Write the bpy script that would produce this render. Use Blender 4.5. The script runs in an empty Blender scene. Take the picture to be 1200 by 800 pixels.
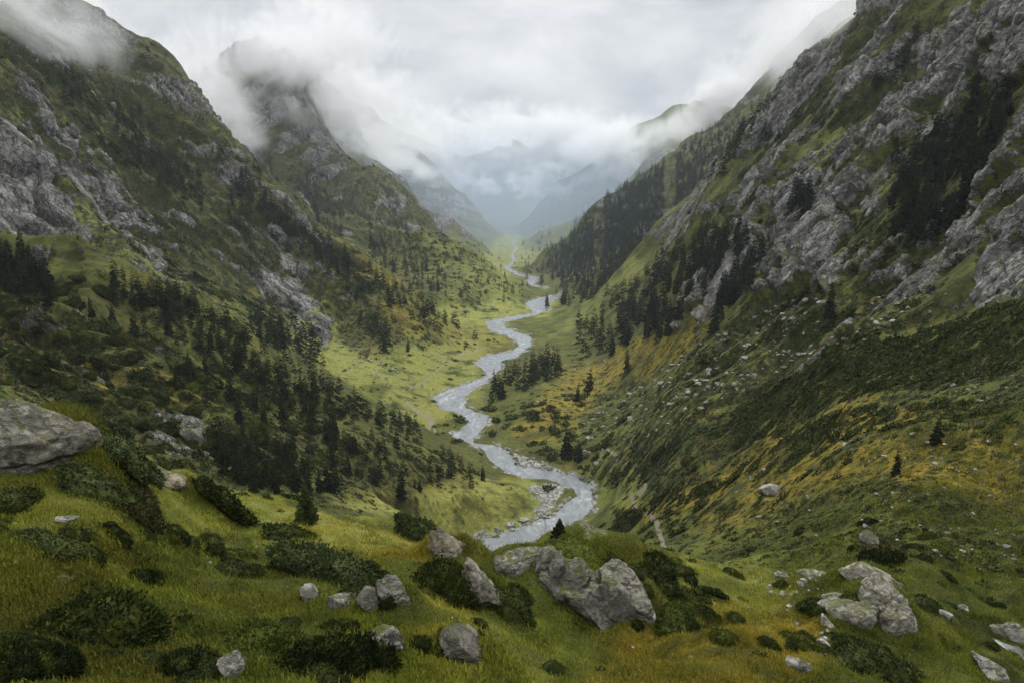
import bpy, math, random, time
import numpy as np
T0 = time.time()
def log(*a): print('[%.1fs]' % (time.time() - T0), *a)
scene = bpy.context.scene
COL = scene.collection
rng = np.random.default_rng(11)
random.seed(5)

# ------------------------------------------------------------------ camera geometry
F = 800.0                                  # focal length in photo pixels (24 mm on 36 mm)
PITCH = math.atan(165.0 / 800.0)
CP, SP = math.cos(PITCH), math.sin(PITCH)
ZF = -140.0                                # valley floor / river level
def ray(u, v):
    """bearing slope x/y and elevation slope z/y of a viewing direction"""
    dx = (np.asarray(u, float) - 600.0) / F
    dy = (400.0 - np.asarray(v, float)) / F
    den = CP + dy * SP
    return dx / den, (dy * CP - SP) / den
def project(x, y, z):
    d = np.maximum(y * CP - z * SP, 1e-3)
    return 600 + F * x / d, 400 - F * (y * SP + z * CP) / d

# ------------------------------------------------------------------ numpy noise
def _h(ix, iy, s):
    n = (ix.astype(np.int64) * 374761393 + iy.astype(np.int64) * 668265263 + s * 974711) & 0xFFFFFFFF
    n = ((n ^ (n >> 13)) * 1274126177) & 0xFFFFFFFF
    return (n ^ (n >> 16)) & 0xFFFF
_GA = np.arange(256) * (2 * math.pi / 256)
_GX, _GY = np.cos(_GA), np.sin(_GA)
def gnoise(x, y, s=0):
    ix, iy = np.floor(x), np.floor(y)
    fx, fy = x - ix, y - iy
    ix = ix.astype(np.int64); iy = iy.astype(np.int64)
    ux, uy = fx * fx * fx * (fx * (fx * 6 - 15) + 10), fy * fy * fy * (fy * (fy * 6 - 15) + 10)
    def g(a, b, px, py):
        h = _h(a, b, s) & 255
        return _GX[h] * px + _GY[h] * py
    n00 = g(ix, iy, fx, fy); n10 = g(ix + 1, iy, fx - 1, fy)
    n01 = g(ix, iy + 1, fx, fy - 1); n11 = g(ix + 1, iy + 1, fx - 1, fy - 1)
    a = n00 + ux * (n10 - n00); b = n01 + ux * (n11 - n01)
    return (a + uy * (b - a)) * 1.5
def fbm(x, y, wl, octs=4, s=0, gain=0.5):
    t = 0; a = 1.0; n = 0
    for k in range(octs):
        t = t + a * gnoise(x / wl + 17.3 * k, y / wl - 9.1 * k, s + k); n += a
        wl *= 0.5; a *= gain
    return t / n
def _h3(ix, iy, iz, s):
    n = (ix * 374761393 + iy * 668265263 + iz * 2147483647 + s * 974711) & 0xFFFFFFFF
    n = ((n ^ (n >> 13)) * 1274126177) & 0xFFFFFFFF
    n = ((n ^ (n >> 15)) * 2246822519) & 0xFFFFFFFF
    return (n ^ (n >> 16)) & 0xFFFFFFFF
def worley(p, s=0):
    """3-D cells: nearest distance, second nearest, and a random value of the nearest cell"""
    ip = np.floor(p).astype(np.int64)
    f1 = np.full(len(p), 9.0); f2 = np.full(len(p), 9.0); cid = np.zeros(len(p))
    for dx in (-1, 0, 1):
        for dy in (-1, 0, 1):
            for dz in (-1, 0, 1):
                a, b, c = ip[:, 0] + dx, ip[:, 1] + dy, ip[:, 2] + dz
                h = _h3(a, b, c, s)
                fx = a + (h & 1023) / 1023.0; fy = b + ((h >> 10) & 1023) / 1023.0; fz = c + ((h >> 20) & 1023) / 1023.0
                d = np.sqrt((p[:, 0] - fx) ** 2 + (p[:, 1] - fy) ** 2 + (p[:, 2] - fz) ** 2)
                near = d < f1
                f2 = np.where(near, f1, np.minimum(f2, d))
                cid = np.where(near, (_h3(a, b, c, s + 77) & 0xFFFF) / 65535.0, cid)
                f1 = np.where(near, d, f1)
    return f1, f2, cid
def sstep(a, b, x):
    t = np.clip((x - a) / (b - a), 0, 1)
    return t * t * (3 - 2 * t)
def in_poly(px, py, poly):
    r = np.zeros(px.shape, bool); n = len(poly)
    for i in range(n):
        x0, y0 = poly[i]; x1, y1 = poly[(i + 1) % n]
        c = ((y0 > py) != (y1 > py))
        if y1 != y0:
            r ^= c & (px < (x1 - x0) * (py - y0) / (y1 - y0) + x0)
    return r
def seg_dist(px, py, pts, closed=False):
    d = np.full(px.shape, 1e9); n = len(pts)
    for i in range(n if closed else n - 1):
        x0, y0 = pts[i]; x1, y1 = pts[(i + 1) % n]
        vx, vy = x1 - x0, y1 - y0
        t = np.clip(((px - x0) * vx + (py - y0) * vy) / (vx * vx + vy * vy + 1e-9), 0, 1)
        d = np.minimum(d, np.hypot(px - x0 - t * vx, py - y0 - t * vy))
    return d

# ------------------------------------------------------------------ the lie of the land
# survey points: bearing and elevation as sighted from the drone's position, with the distance ahead in metres
def floorY(v):
    return ZF / ray(600, v)[1]
LINES = []      # (points, drop behind as a share of distance)
def line(pts, drop=0.0, step=14.0, back=0.1): LINES.append((pts, drop, step, back))
# left wall, first spur (dark spruces) and the face in front of it
line([(-60, 235, 320), (0, 262, 326), (60, 288, 330), (130, 314, 330), (200, 344, 332), (260, 374, 335), (330, 424, 338), (400, 452, 340), (440, 480, 342), (500, 505, 345), (545, 535, 343), (585, 562, 332)], .045, back=.12)
# left wall, second spur with the cliffs
line([(-40, -60, 960), (60, -20, 910), (92, 8, 880), (125, 38, 860), (150, 62, 845), (180, 84, 830), (205, 100, 800), (228, 128, 780), (250, 152, 760), (290, 200, 730), (330, 240, 712), (380, 284, 702), (450, 321, 705), (500, 350, 720), (545, 385, 745), (575, 396, 735)], .05)
line([(-60, 0, 640), (0, 0, 655), (60, 40, 690)])
line([(-60, 90, 520), (0, 100, 530), (60, 130, 570), (120, 160, 610), (180, 200, 625), (240, 245, 635), (300, 290, 640), (350, 330, 640), (395, 385, 610)])
line([(-40, 190, 440), (0, 200, 445), (60, 215, 470), (120, 250, 500), (180, 290, 520), (240, 320, 540), (300, 355, 545), (350, 390, 545), (390, 415, 530)])
line([(-40, 230, 400), (30, 262, 410), (100, 290, 425), (160, 310, 440), (220, 340, 450), (280, 365, 455), (340, 410, 455), (400, 442, 455), (450, 462, 440)])
# first side mountain in the cloud
line([(180, 120, 1620), (240, 108, 1590), (268, 82, 1560), (295, 64, 1540), (340, 68, 1500), (356, 92, 1460), (372, 132, 1430), (400, 180, 1380), (440, 208, 1320), (490, 242, 1260), (540, 278, 1200), (590, 318, 1130), (636, 343, 1075)], .05)
line([(230, 170, 1250), (280, 210, 1230), (330, 236, 1150), (400, 285, 1010), (460, 318, 930), (510, 345, 860), (560, 372, 820)])
line([(300, 150, 1360), (360, 200, 1250), (420, 250, 1150), (480, 295, 1060), (540, 330, 960), (590, 350, 930)])
# second and third side mountains
line([(370, 85, 2360), (385, 112, 2300), (402, 132, 2240), (430, 184, 2100), (470, 214, 2000), (500, 240, 1900), (540, 270, 1780), (575, 297, 1640), (598, 311, 1540)], .05)
line([(440, 140, 3400), (455, 158, 3300), (480, 184, 3200), (510, 210, 3000), (540, 235, 2800), (570, 260, 2600), (592, 277, 2600)], .045)
# mountains closing the valley
line([(440, 150, 5300), (500, 178, 5200), (545, 190, 5100), (580, 176, 5200), (605, 170, 5200), (625, 182, 5100), (660, 165, 5400)], .05)
line([(580, 250, 4300), (600, 258, 4100), (615, 262, 3900)])
line([(820, 130, 4400), (770, 158, 4200), (728, 172, 4000), (690, 200, 3800), (650, 232, 3650), (622, 256, 3500), (605, 267, 3400)], .05)
line([(790, 180, 2700), (740, 214, 2500), (690, 245, 2350), (650, 268, 2250), (618, 284, 2150)], .03)
# right wall, second spur
line([(980, 40, 2050), (930, 78, 1900), (870, 138, 1760), (830, 156, 1700), (800, 165, 1650), (760, 195, 1600), (720, 235, 1500), (680, 266, 1430), (650, 288, 1390), (618, 311, 1360)], .05)
line([(860, 190, 1300), (800, 235, 1230), (750, 275, 1180), (700, 305, 1150), (640, 328, 1180)])
line([(840, 220, 1150), (790, 260, 1080), (740, 300, 1020), (700, 335, 980), (660, 345, 1020)])
# right wall, first spur: skyline
line([(1060, -60, 530), (1010, 0, 560), (975, 32, 585), (935, 75, 640), (900, 112, 680), (870, 140, 700), (845, 180, 720), (815, 225, 740), (790, 255, 752), (760, 289, 762), (730, 320, 775), (690, 350, 810), (650, 367, 850)], .06)
line([(1000, 100, 470), (1000, 200, 378), (1000, 300, 290), (1000, 400, 200), (1000, 500, 135), (1000, 600, 98), (1000, 650, 80)], step=40)
line([(1100, 0, 450), (1100, 100, 390), (1100, 200, 300), (1100, 300, 225), (1100, 400, 160), (1100, 500, 115), (1100, 600, 85), (1100, 650, 72)], step=40)
line([(1200, -60, 380), (1200, 0, 322), (1200, 150, 240), (1200, 300, 170), (1200, 400, 130), (1200, 500, 102), (1200, 600, 80), (1200, 690, 65)], step=40)
line([(1270, 0, 270), (1270, 150, 200), (1270, 300, 145), (1270, 400, 112), (1270, 500, 90), (1270, 600, 72), (1270, 700, 60)], step=40)
line([(900, 150, 590), (900, 200, 502), (900, 300, 385), (900, 400, 282), (900, 500, 190), (900, 600, 126), (900, 640, 104)], step=40)
line([(800, 280, 610), (800, 340, 490), (800, 400, 392), (800, 500, 256), (800, 560, 205), (800, 620, 165)], step=40)
line([(750, 330, 690), (745, 400, 520), (750, 450, 420), (750, 520, 300), (752, 560, 256), (752, 615, 205)], step=40)
line([(700, 375, 690), (700, 410, 585), (700, 450, 482), (700, 500, 386), (700, 550, 326), (702, 590, 296)], step=40)
line([(660, 400, 660), (650, 430, 545), (640, 460, 470), (640, 490, 410), (655, 530, 358)], step=30)
# near face of the first left spur
line([(-60, 380, 250), (0, 350, 268), (100, 352, 272), (200, 398, 272), (300, 448, 285), (400, 480, 305), (480, 515, 318), (560, 562, 310)], step=40)
line([(-60, 430, 180), (0, 420, 205), (100, 430, 215), (200, 462, 225), (300, 500, 240), (400, 535, 245), (480, 555, 262), (540, 585, 262)], step=40)
line([(0, 460, 150), (100, 485, 175), (200, 510, 190), (300, 552, 188), (400, 590, 188), (470, 602, 205), (520, 612, 222), (545, 632, 240)], step=40)
line([(400, 565, 220), (460, 580, 235), (520, 590, 262), (570, 590, 280), (610, 575, 300)], step=40)
# crest of the near knoll
line([(-60, 510, 38), (0, 512, 38), (60, 526, 37), (110, 538, 41), (180, 566, 48), (230, 578, 62), (280, 576, 86), (330, 590, 96), (380, 601, 96), (430, 609, 92), (480, 617, 85), (515, 634, 74), (545, 655, 62), (575, 667, 55), (602, 652, 50), (640, 632, 50), (690, 624, 49), (735, 634, 50), (765, 650, 56), (800, 660, 66)], .16, back=.28)
# near ground
for pts in ([(-60, 600, 26), (0, 600, 26), (60, 600, 27), (120, 610, 29), (200, 615, 38), (280, 615, 55), (340, 620, 62), (400, 630, 58), (460, 645, 52), (520, 670, 46)],
            [(-60, 660, 20), (0, 660, 20.5), (100, 660, 22.5), (200, 660, 29), (300, 660, 38), (400, 665, 36), (480, 690, 34), (560, 705, 36), (600, 690, 42)],
            [(-60, 725, 16.5), (0, 725, 16.5), (100, 725, 17.5), (200, 725, 20.5), (300, 725, 24), (400, 728, 25), (500, 735, 27), (600, 742, 31), (650, 722, 40), (700, 746, 41), (745, 744, 41)],
            [(-60, 800, 13), (0, 800, 13), (150, 800, 14), (300, 800, 15), (450, 800, 16.5), (600, 800, 19), (750, 800, 23), (900, 800, 27), (1050, 800, 33), (1150, 800, 40), (1200, 800, 46), (1270, 800, 50)],
            [(600, 648, 47), (640, 646, 45), (668, 660, 44.5), (692, 668, 44), (716, 662, 44.5), (752, 672, 46)], [(600, 690, 42), (650, 716, 41)], [(765, 742, 41), (800, 750, 37), (900, 755, 35), (960, 770, 36)],
            [(765, 690, 46), (800, 700, 47), (860, 700, 50), (920, 700, 50)], [(840, 668, 72), (900, 660, 86), (950, 660, 80)],
            [(960, 720, 44), (1020, 735, 42), (1070, 745, 45), (1110, 765, 47), (1150, 785, 46)], [(985, 690, 52), (1020, 680, 53), (1060, 705, 52)],
            [(1110, 710, 62), (1160, 742, 59), (1200, 755, 57), (1270, 770, 55)]):
    line(pts, step=40)
# valley floor either side of the river
line([(560, 652, 252), (600, 640, 259), (670, 612, 282), (690, 585, 305), (680, 565, 325)], step=30)
line([(545, 475, 0), (560, 430, 0), (590, 415, 0), (612, 400, 0), (580, 383, 0), (625, 366, 0), (645, 350, 0)], step=20)
line([(460, 455, 470), (480, 440, 520), (500, 420, 570), (530, 405, 630), (550, 392, 700)], step=30)
line([(640, 385, 735), (670, 372, 770)])
line([(560, 366, 850), (590, 356, 905), (610, 346, 985)]); line([(640, 322, 1320), (600, 315, 1430), (620, 300, 1790), (595, 292, 2020), (605, 280, 2550), (600, 272, 3100)], step=8)
# world anchors outside the picture: x, y, z
ANCH = [(0, 0, -7), (0, 6, -8), (-8, 4, -7), (8, 4, -9), (0, -15, -6), (-20, 0, -6), (22, 0, -14), (-45, 0, 0), (48, 0, -24), (-90, 0, 30), (90, 0, -14),
        (-160, 0, 90), (160, 0, 60), (-90, 60, 10), (-160, 80, 60), (-260, 150, 120), (0, -60, 0), (-60, -60, 20), (60, -60, -10), (0, -200, 20), (-200, -100, 120), (200, -100, 100),
        (0, -1000, 150), (-900, 0, 320), (900, 0, 330), (-900, 500, 320), (900, 400, 330), (-1500, 1000, 330), (1500, 1000, 330), (0, -6000, 250), (6000, 0, 300), (-6000, 0, 300),
        (5000, 4000, 320), (-5000, 4000, 320), (0, 6600, 300), (3000, 6000, 320), (-3000, 6000, 320), (1500, 3500, 320), (-2000, 3500, 320), (350, 330, 150), (420, 420, 260), (700, 700, 330), (600, 1200, 330), (1000, 2200, 330), (-500, 550, 250), (-800, 900, 330), (-1100, 1900, 330)]
pts = []
def densify(P, step):
    out = []
    for (u0, v0, y0), (u1, v1, y1) in zip(P[:-1], P[1:]):
        n = max(1, int(math.hypot(u1 - u0, v1 - v0) / step))
        for k in range(n):
            t = k / n
            out.append((u0 + t * (u1 - u0), v0 + t * (v1 - v0), math.exp(math.log(y0) * (1 - t) + math.log(y1) * t)))
    return out + [P[-1]]
for P, drop, step, back in LINES:
    P = [(u, v, Y if Y else floorY(v)) for u, v, Y in P]
    for u, v, Y in densify(P, step):
        a, q = ray(u, v)
        pts.append((a * Y, Y, q * Y))
        if drop:
            Y2 = Y * (1 + back)
            pts.append((a * Y2, Y2, max(q * Y - drop * Y, ZF)))
pts = np.array(pts + ANCH, float)
# never survey below the valley floor
pts[:, 2] = np.maximum(pts[:, 2], ZF + 0.2)
R0 = 10.0
def tos(x, y):
    r = np.hypot(x, y); return np.arctan2(x, y), np.log(r + R0), r
KS = 0.5
def fit(pts):
    th, s, r = tos(pts[:, 0], pts[:, 1])
    # periodic in bearing
    th = np.concatenate([th, th - 2 * math.pi, th + 2 * math.pi]); s3 = np.tile(s, 3); z = np.tile(pts[:, 2] / (r + R0), 3)
    keep = np.abs(th) < 4.0
    th, s3, z = th[keep], s3[keep], z[keep]
    A = np.sqrt((th[:, None] - th[None]) ** 2 + KS ** 2 * (s3[:, None] - s3[None]) ** 2 + 0.012 ** 2)
    n = len(z); M = np.zeros((n + 1, n + 1)); M[:n, :n] = A - 0.0006 * np.eye(n); M[:n, n] = 1; M[n, :n] = 1
    w = np.linalg.solve(M, np.concatenate([z, [0]]))
    return th, s3, w
TH_P, S_P, W_P = fit(pts)
log('survey', len(TH_P))
# coarse field
gth = np.concatenate([np.linspace(-math.pi, -0.85, 40, endpoint=False), np.linspace(-0.85, 0.85, 420), np.linspace(0.85, math.pi, 41)[1:]])
gs = np.linspace(math.log(R0), math.log(7000), 430)
G = np.empty((len(gs), len(gth)))
for i, s in enumerate(gs):
    A = np.sqrt((gth[:, None] - TH_P[None]) ** 2 + (KS * (s - S_P)[None]) ** 2 + 0.012 ** 2)
    G[i] = A @ W_P[:-1] + W_P[-1]
log('field')
def cubic_matrix(src, dst):
    """rows of Catmull-Rom weights taking samples at src to dst"""
    M = np.zeros((len(dst), len(src)))
    i = np.clip(np.searchsorted(src, dst) - 1, 0, len(src) - 2)
    t = np.clip((dst - src[i]) / (src[i + 1] - src[i]), 0, 1)
    w = [-.5 * t + t * t - .5 * t ** 3, 1 - 2.5 * t * t + 1.5 * t ** 3, .5 * t + 2 * t * t - 1.5 * t ** 3, -.5 * t * t + .5 * t ** 3]
    r = np.arange(len(dst))
    for k in range(4):
        np.add.at(M, (r, np.clip(i - 1 + k, 0, len(src) - 1)), w[k])
    return M
# mesh rows: closer together where the ground stands up towards the valley
vis = (gth > -0.66) & (gth < 0.66)
dens = np.abs(np.diff(G[:, vis], axis=0)) * np.exp(0)
dens = np.where(np.diff(G[:, vis], axis=0) > 0, dens, dens * 0.2).mean(1) / (gs[1] - gs[0])
dens = np.convolve(np.pad(dens, 10, 'edge'), np.ones(21) / 21, 'valid') + 0.055
dens[gs[:-1] < math.log(20)] *= 0.35
dens[gs[:-1] > math.log(5600)] *= 0.15
NR, NT = 1500, 1690
cum = np.concatenate([[0], np.cumsum(dens)]); cum /= cum[-1]
ms = np.interp(np.linspace(0, 1, NR), cum, gs)
ns = 150
mth = np.concatenate([-.82 - (math.pi - .82) * np.linspace(1, 0, ns, endpoint=False) ** 2.2, np.linspace(-0.82, 0.82, NT - 2 * ns), .82 + (math.pi - .82) * np.linspace(0, 1, ns + 1)[1:] ** 2.2])[:-1]
Q = cubic_matrix(gs, ms) @ G @ cubic_matrix(gth, mth).T
TH, S = np.meshgrid(mth, ms)
Rr = np.exp(S) - R0
X, Y = Rr * np.sin(TH), Rr * np.cos(TH)
Z = Q * (Rr + R0)
ZB = Z.copy()
log('mesh grid', Z.shape)
# ------------------------------------------------------------------ relief below the survey's scale
hab = sstep(3, 30, ZB - ZF)                       # 0 on the valley floor
wallk = sstep(25, 90, ZB - ZF) * sstep(120, 260, Rr)
cell = np.maximum(np.maximum(0.004, .7 * np.gradient(mth))[None] * Rr, 0.05)
for k, wl in enumerate((420, 210, 105, 52, 26, 13, 6.5, 3.2, 1.6, 0.8)):
    w = (1 - sstep(.16, .40, wl / (Rr + 4))) * sstep(1.5, 4, wl / cell)
    w = w * np.where(wl > 8, 0.15 + 0.85 * hab, 0.25 + 0.75 * hab)
    m = w > 0.003
    if not m.any(): continue
    n = np.zeros_like(Z)
    n[m] = gnoise(X[m] / wl, Y[m] / wl, 100 + k)
    Z += w * n * wl * ((0.05 if wl > 90 else 0.085) + .07 * sstep(150, 60, Rr) * (2 < wl < 15))
    if wl > 5:
        rib = np.zeros_like(Z)
        xs, ys = X[m] + 0.6 * Y[m] * np.sign(X[m]) * 0.4, Y[m]
        rib[m] = np.abs(gnoise(xs / (wl * 2.6), ys / wl, 200 + k))
        Z -= w * wallk * (rib - 0.25) * wl * 0.34
log('relief')
U, V = project(X, Y, ZB)
FRONT = Y > 4
def area(poly, y0=0, y1=1e5, soft=14, warp=10):
    """0..1 cover of a stretch of ground, its edge broken up"""
    out = np.zeros_like(Z)
    us = [p[0] for p in poly]; vs = [p[1] for p in poly]
    m = FRONT & (U > min(us) - 60) & (U < max(us) + 60) & (V > min(vs) - 60) & (V < max(vs) + 60) & (Y > y0) & (Y < y1)
    if not m.any(): return out
    u, v, x, y, z = U[m], V[m], X[m], Y[m], Z[m]
    sc = F / y
    n1 = gnoise(x * sc / 30, (y * .6 + z) * sc / 30, 31) ; n2 = gnoise(x * sc / 11, (y * .6 + z) * sc / 11, 32)
    d = seg_dist(u, v, poly, True); d = np.where(in_poly(u, v, poly), d, -d)
    d = d + warp * (n1 + 0.6 * n2)
    out[m] = sstep(-soft * .5, soft * .5, d)
    return out

# ------------------------------------------------------------------ the river bed
LEFT = [(660, 341), (650, 346), (630, 349), (617, 356), (626, 367), (599, 371), (571, 376), (572, 385), (592, 393), (603, 398), (609, 405), (600, 412), (569, 417), (556, 424), (569, 436), (568, 442), (535, 453), (509, 464), (516, 477), (546, 487), (548, 496), (540, 502), (532, 511), (545, 517), (563, 523), (570, 531), (578, 541), (592, 551), (617, 559), (640, 561), (657, 566), (674, 573), (676, 580), (664, 590), (656, 599), (640, 607), (603, 620), (570, 631), (547, 644), (480, 690)]
RIGHT = [(661, 343), (651, 350), (642, 355), (645, 363), (625, 370), (590, 378), (594, 384), (621, 394), (623, 405), (606, 417), (589, 423), (588, 431), (571, 446), (551, 459), (543, 467), (545, 476), (556, 482), (573, 487), (571, 495), (559, 508), (553, 519), (575, 521), (594, 528), (600, 536), (604, 545), (622, 547), (652, 552), (676, 560), (691, 568), (693, 577), (693, 594), (684, 606), (667, 614), (640, 627), (600, 642), (562, 655), (520, 720)]
UP_L = [(640, 336), (613, 333), (621, 327), (603, 321.5), (591, 314), (602, 306.6), (598, 298.5), (605.5, 291), (600, 286), (603.4, 279), (601, 273)]
UP_R = [(640, 339), (623, 335), (634, 326), (608, 320), (596, 314), (604.5, 306), (600.5, 298), (607.5, 291), (602, 286), (605, 279), (602.3, 273)]
def onfloor(P):
    out = []
    for u, v in P:
        a, q = ray(u, v); y = ZF / q; out.append((a * y, y))
    return out
RIVERS = [onfloor(LEFT) + onfloor(RIGHT)[::-1], onfloor(UP_L) + onfloor(UP_R)[::-1]]
sd = np.full(Z.shape, -1e3)                        # signed distance into the water
low = (ZB < ZF + 40) & (Y > 150) & (np.abs(X) < 400)
xl, yl = X[low], Y[low]
wob = 2.0 * gnoise(xl / 14, yl / 14, 41) + 1.2 * gnoise(xl / 5, yl / 5, 42) + 0.6 * gnoise(xl / 2.2, yl / 2.2, 43)
best = np.full(xl.shape, -1e3)
for poly in RIVERS:
    d = seg_dist(xl, yl, poly, True); d = np.where(in_poly(xl, yl, poly), d, -d)
    best = np.maximum(best, d)
sd[low] = best + wob * np.clip(yl / 600, .55, 1.6)
bed = sstep(-2.0, 3.0, sd)
bank = np.clip(-sd, 0, 60)
Z = np.where(sd > -60, np.maximum(Z, ZF + 0.25 + 0.02 * bank) * (1 - sstep(-16, 0, sd)) + (ZF + 0.45 + 0.06 * np.minimum(bank, 6)) * sstep(-16, 0, sd), np.maximum(Z, ZF + 0.3))
Z = np.where(bed > 0, Z * (1 - bed) + (ZF - 1.4) * bed, Z)
# the small stream at the foot of the right-hand hollow
log('river bed')

# ------------------------------------------------------------------ what covers the ground
def slope_of(Z):
    dzr = np.gradient(Z, axis=0) / np.maximum(np.gradient(Rr, axis=0), 1e-3)
    dzt = np.gradient(Z, axis=1) / np.maximum(np.gradient(TH, axis=1) * np.maximum(Rr, .5), 1e-3)
    return np.hypot(dzr, dzt)
slope = slope_of(Z)
rock = np.zeros_like(Z)
def add_rock(poly, y0, y1, k, **kw):
    global rock
    rock = np.maximum(rock, k * area(poly, y0, y1, **kw))
# left cliffs
add_rock([(-40, 110), (30, 135), (70, 160), (105, 200), (146, 238), (128, 262), (112, 258), (85, 235), (62, 225), (40, 240), (80, 275), (60, 285), (20, 262), (-40, 250)], 300, 720, 1.0)
add_rock([(-40, 190), (20, 215), (75, 250), (100, 285), (70, 290), (20, 265), (-40, 255)], 300, 720, .9)
add_rock([(296, 312), (330, 325), (362, 350), (392, 402), (372, 406), (335, 375), (300, 345)], 430, 720, 1.0)
add_rock([(318, 270), (345, 300), (365, 335), (352, 345), (330, 310)], 430, 720, .7)
add_rock([(366, 308), (384, 315), (420, 372), (404, 374), (380, 345)], 430, 760, .85)
add_rock([(120, 290), (150, 305), (180, 330), (165, 335), (135, 315)], 380, 720, .55)
add_rock([(160, 262), (178, 282), (192, 308), (184, 312), (168, 292)], 380, 720, .8)
add_rock([(165, 488), (215, 482), (246, 510), (248, 532), (215, 530), (165, 525)], 110, 300, .85, soft=6, warp=5)
add_rock([(60, -20), (130, 30), (200, 100), (260, 160), (330, 250), (320, 262), (250, 190), (180, 120), (100, 60), (20, 10)], 560, 1000, .38)
add_rock([(200, 195), (260, 240), (280, 275), (265, 275), (220, 225)], 500, 760, .4)
# side mountains
add_rock([(180, 60), (340, 50), (372, 130), (410, 190), (400, 230), (330, 180), (240, 130)], 1100, 1700, .55, soft=40)
add_rock([(440, 215), (490, 245), (545, 285), (520, 290), (470, 250)], 1000, 1500, .6)
add_rock([(380, 100), (440, 180), (560, 280), (570, 300), (500, 270), (420, 190)], 1600, 2500, .7, soft=30)
add_rock([(440, 130), (540, 220), (600, 285), (560, 290), (470, 220)], 2500, 3500, .6, soft=30)
add_rock([(600, 270), (650, 230), (730, 170), (790, 140), (800, 190), (700, 230), (640, 262)], 2000, 4600, .45, soft=30)
add_rock([(735, 255), (770, 230), (790, 240), (760, 285), (740, 290)], 950, 1400, .6)
# the right-hand wall
add_rock([(890, 300), (920, 245), (960, 215), (1000, 180), (1035, 150), (1060, 90), (1120, 40), (1230, -40), (1230, 120), (1180, 90), (1120, 130), (1060, 200), (1010, 250), (965, 320), (900, 345)], 180, 640, .64, soft=30, warp=26)
add_rock([(1066, 365), (1085, 300), (1120, 270), (1150, 225), (1230, 190), (1230, 340), (1190, 360), (1155, 365), (1140, 320), (1110, 310), (1095, 355)], 100, 420, 1.0, soft=16, warp=12)
add_rock([(940, 100), (1010, 0), (1060, -40), (1080, 20), (1010, 110), (940, 190), (880, 260), (840, 290), (870, 200)], 380, 740, .42, soft=30, warp=20)
add_rock([(795, 385), (815, 345), (850, 315), (880, 300), (888, 320), (860, 350), (830, 375)], 380, 720, .9)
add_rock([(930, 425), (960, 402), (1010, 372), (1060, 338), (1078, 330), (1082, 344), (1030, 378), (985, 402), (950, 425)], 130, 330, .95, soft=7, warp=6)
add_rock([(960, 330), (1000, 300), (1030, 270), (1020, 310), (970, 345)], 180, 500, .6)
shr = np.zeros_like(Z)
def add_shrub(poly, y0, y1, k, **kw):
    global shr
    shr = np.maximum(shr, k * area(poly, y0, y1, **kw))
add_shrub([(-40, 380), (120, 400), (260, 470), (300, 520), (280, 570), (180, 550), (60, 480), (-40, 470)], 60, 300, .75, soft=40, warp=20)
add_shrub([(140, 200), (210, 210), (290, 300), (310, 350), (330, 400), (200, 330), (150, 270)], 380, 720, .85, soft=30)
add_shrub([(0, 20), (100, 70), (200, 140), (300, 240), (320, 280), (260, 240), (180, 190), (60, 110), (0, 90)], 450, 960, .8, soft=30)
add_shrub([(270, 190), (380, 290), (440, 330), (400, 330), (330, 270)], 600, 960, .7)
add_shrub([(240, 140), (400, 200), (480, 270), (560, 330), (480, 320), (380, 260), (300, 200)], 900, 1700, .75, soft=40)
add_shrub([(440, 310), (520, 345), (600, 350), (560, 335), (500, 310)], 780, 1200, .5)
add_shrub([(660, 340), (760, 270), (860, 180), (900, 100), (880, 80), (740, 210), (640, 310)], 850, 2100, .9, soft=20)
add_shrub([(690, 545), (700, 470), (800, 410), (900, 350), (1000, 320), (1090, 350), (1230, 360), (1230, 480), (1060, 470), (940, 520), (860, 545), (760, 600)], 90, 600, .7, soft=50, warp=30)
add_shrub([(960, 150), (1000, 180), (940, 260), (870, 300), (840, 290), (900, 200)], 380, 740, .5, soft=30)
add_shrub([(1040, 300), (1060, 220), (1110, 140), (1180, 80), (1180, 160), (1120, 270), (1060, 350), (980, 360)], 120, 420, .9, soft=20)
add_shrub([(500, 455), (560, 470), (580, 500), (560, 510), (500, 495)], 300, 520, .0)
add_shrub([(590, 470), (650, 480), (720, 500), (700, 545), (640, 530), (590, 500)], 300, 520, .6)
add_shrub([(740, 640), (800, 645), (1000, 650), (1100, 640), (1230, 660), (1230, 600), (1050, 610), (860, 600), (790, 610)], 60, 230, .45, soft=40, warp=20)
shr = np.maximum(shr, .92 * wallk * sstep(360, 430, Y) * (X < 0)); shr = np.maximum(shr, .72 * wallk * (X > 0))
shr = np.maximum(shr, .5 * sstep(25, 60, ZB - ZF) * sstep(130, 180, Y) * (Y < 430) * (X < 0))
yel = np.zeros_like(Z)
def add_yel(poly, y0, y1, k, **kw):
    global yel
    yel = np.maximum(yel, k * area(poly, y0, y1, **kw))
add_yel([(410, 585), (470, 570), (540, 560), (600, 560), (590, 600), (540, 625), (470, 612)], 190, 340, .5, soft=40)
add_yel([(330, 600), (420, 605), (500, 625), (520, 660), (500, 700), (430, 660), (340, 640)], 40, 110, .6, soft=30)
add_yel([(520, 690), (560, 740), (580, 800), (500, 800), (470, 740)], 15, 45, .5, soft=30)
add_yel([(600, 500), (660, 440), (760, 400), (840, 350), (880, 330), (800, 420), (720, 450), (680, 490), (620, 520)], 350, 720, .75, soft=24)
add_yel([(740, 600), (800, 570), (900, 515), (1000, 470), (1080, 480), (1200, 520), (1200, 600), (1000, 560), (900, 590), (800, 615)], 80, 330, .8, soft=40, warp=24)
add_yel([(720, 735), (820, 715), (920, 690), (970, 720), (960, 770), (920, 830), (680, 830)], 15, 60, .9, soft=30, warp=16)
add_yel([(80, 420), (200, 440), (260, 470), (180, 470), (60, 440)], 140, 300, .6, soft=30, warp=18)
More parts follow.
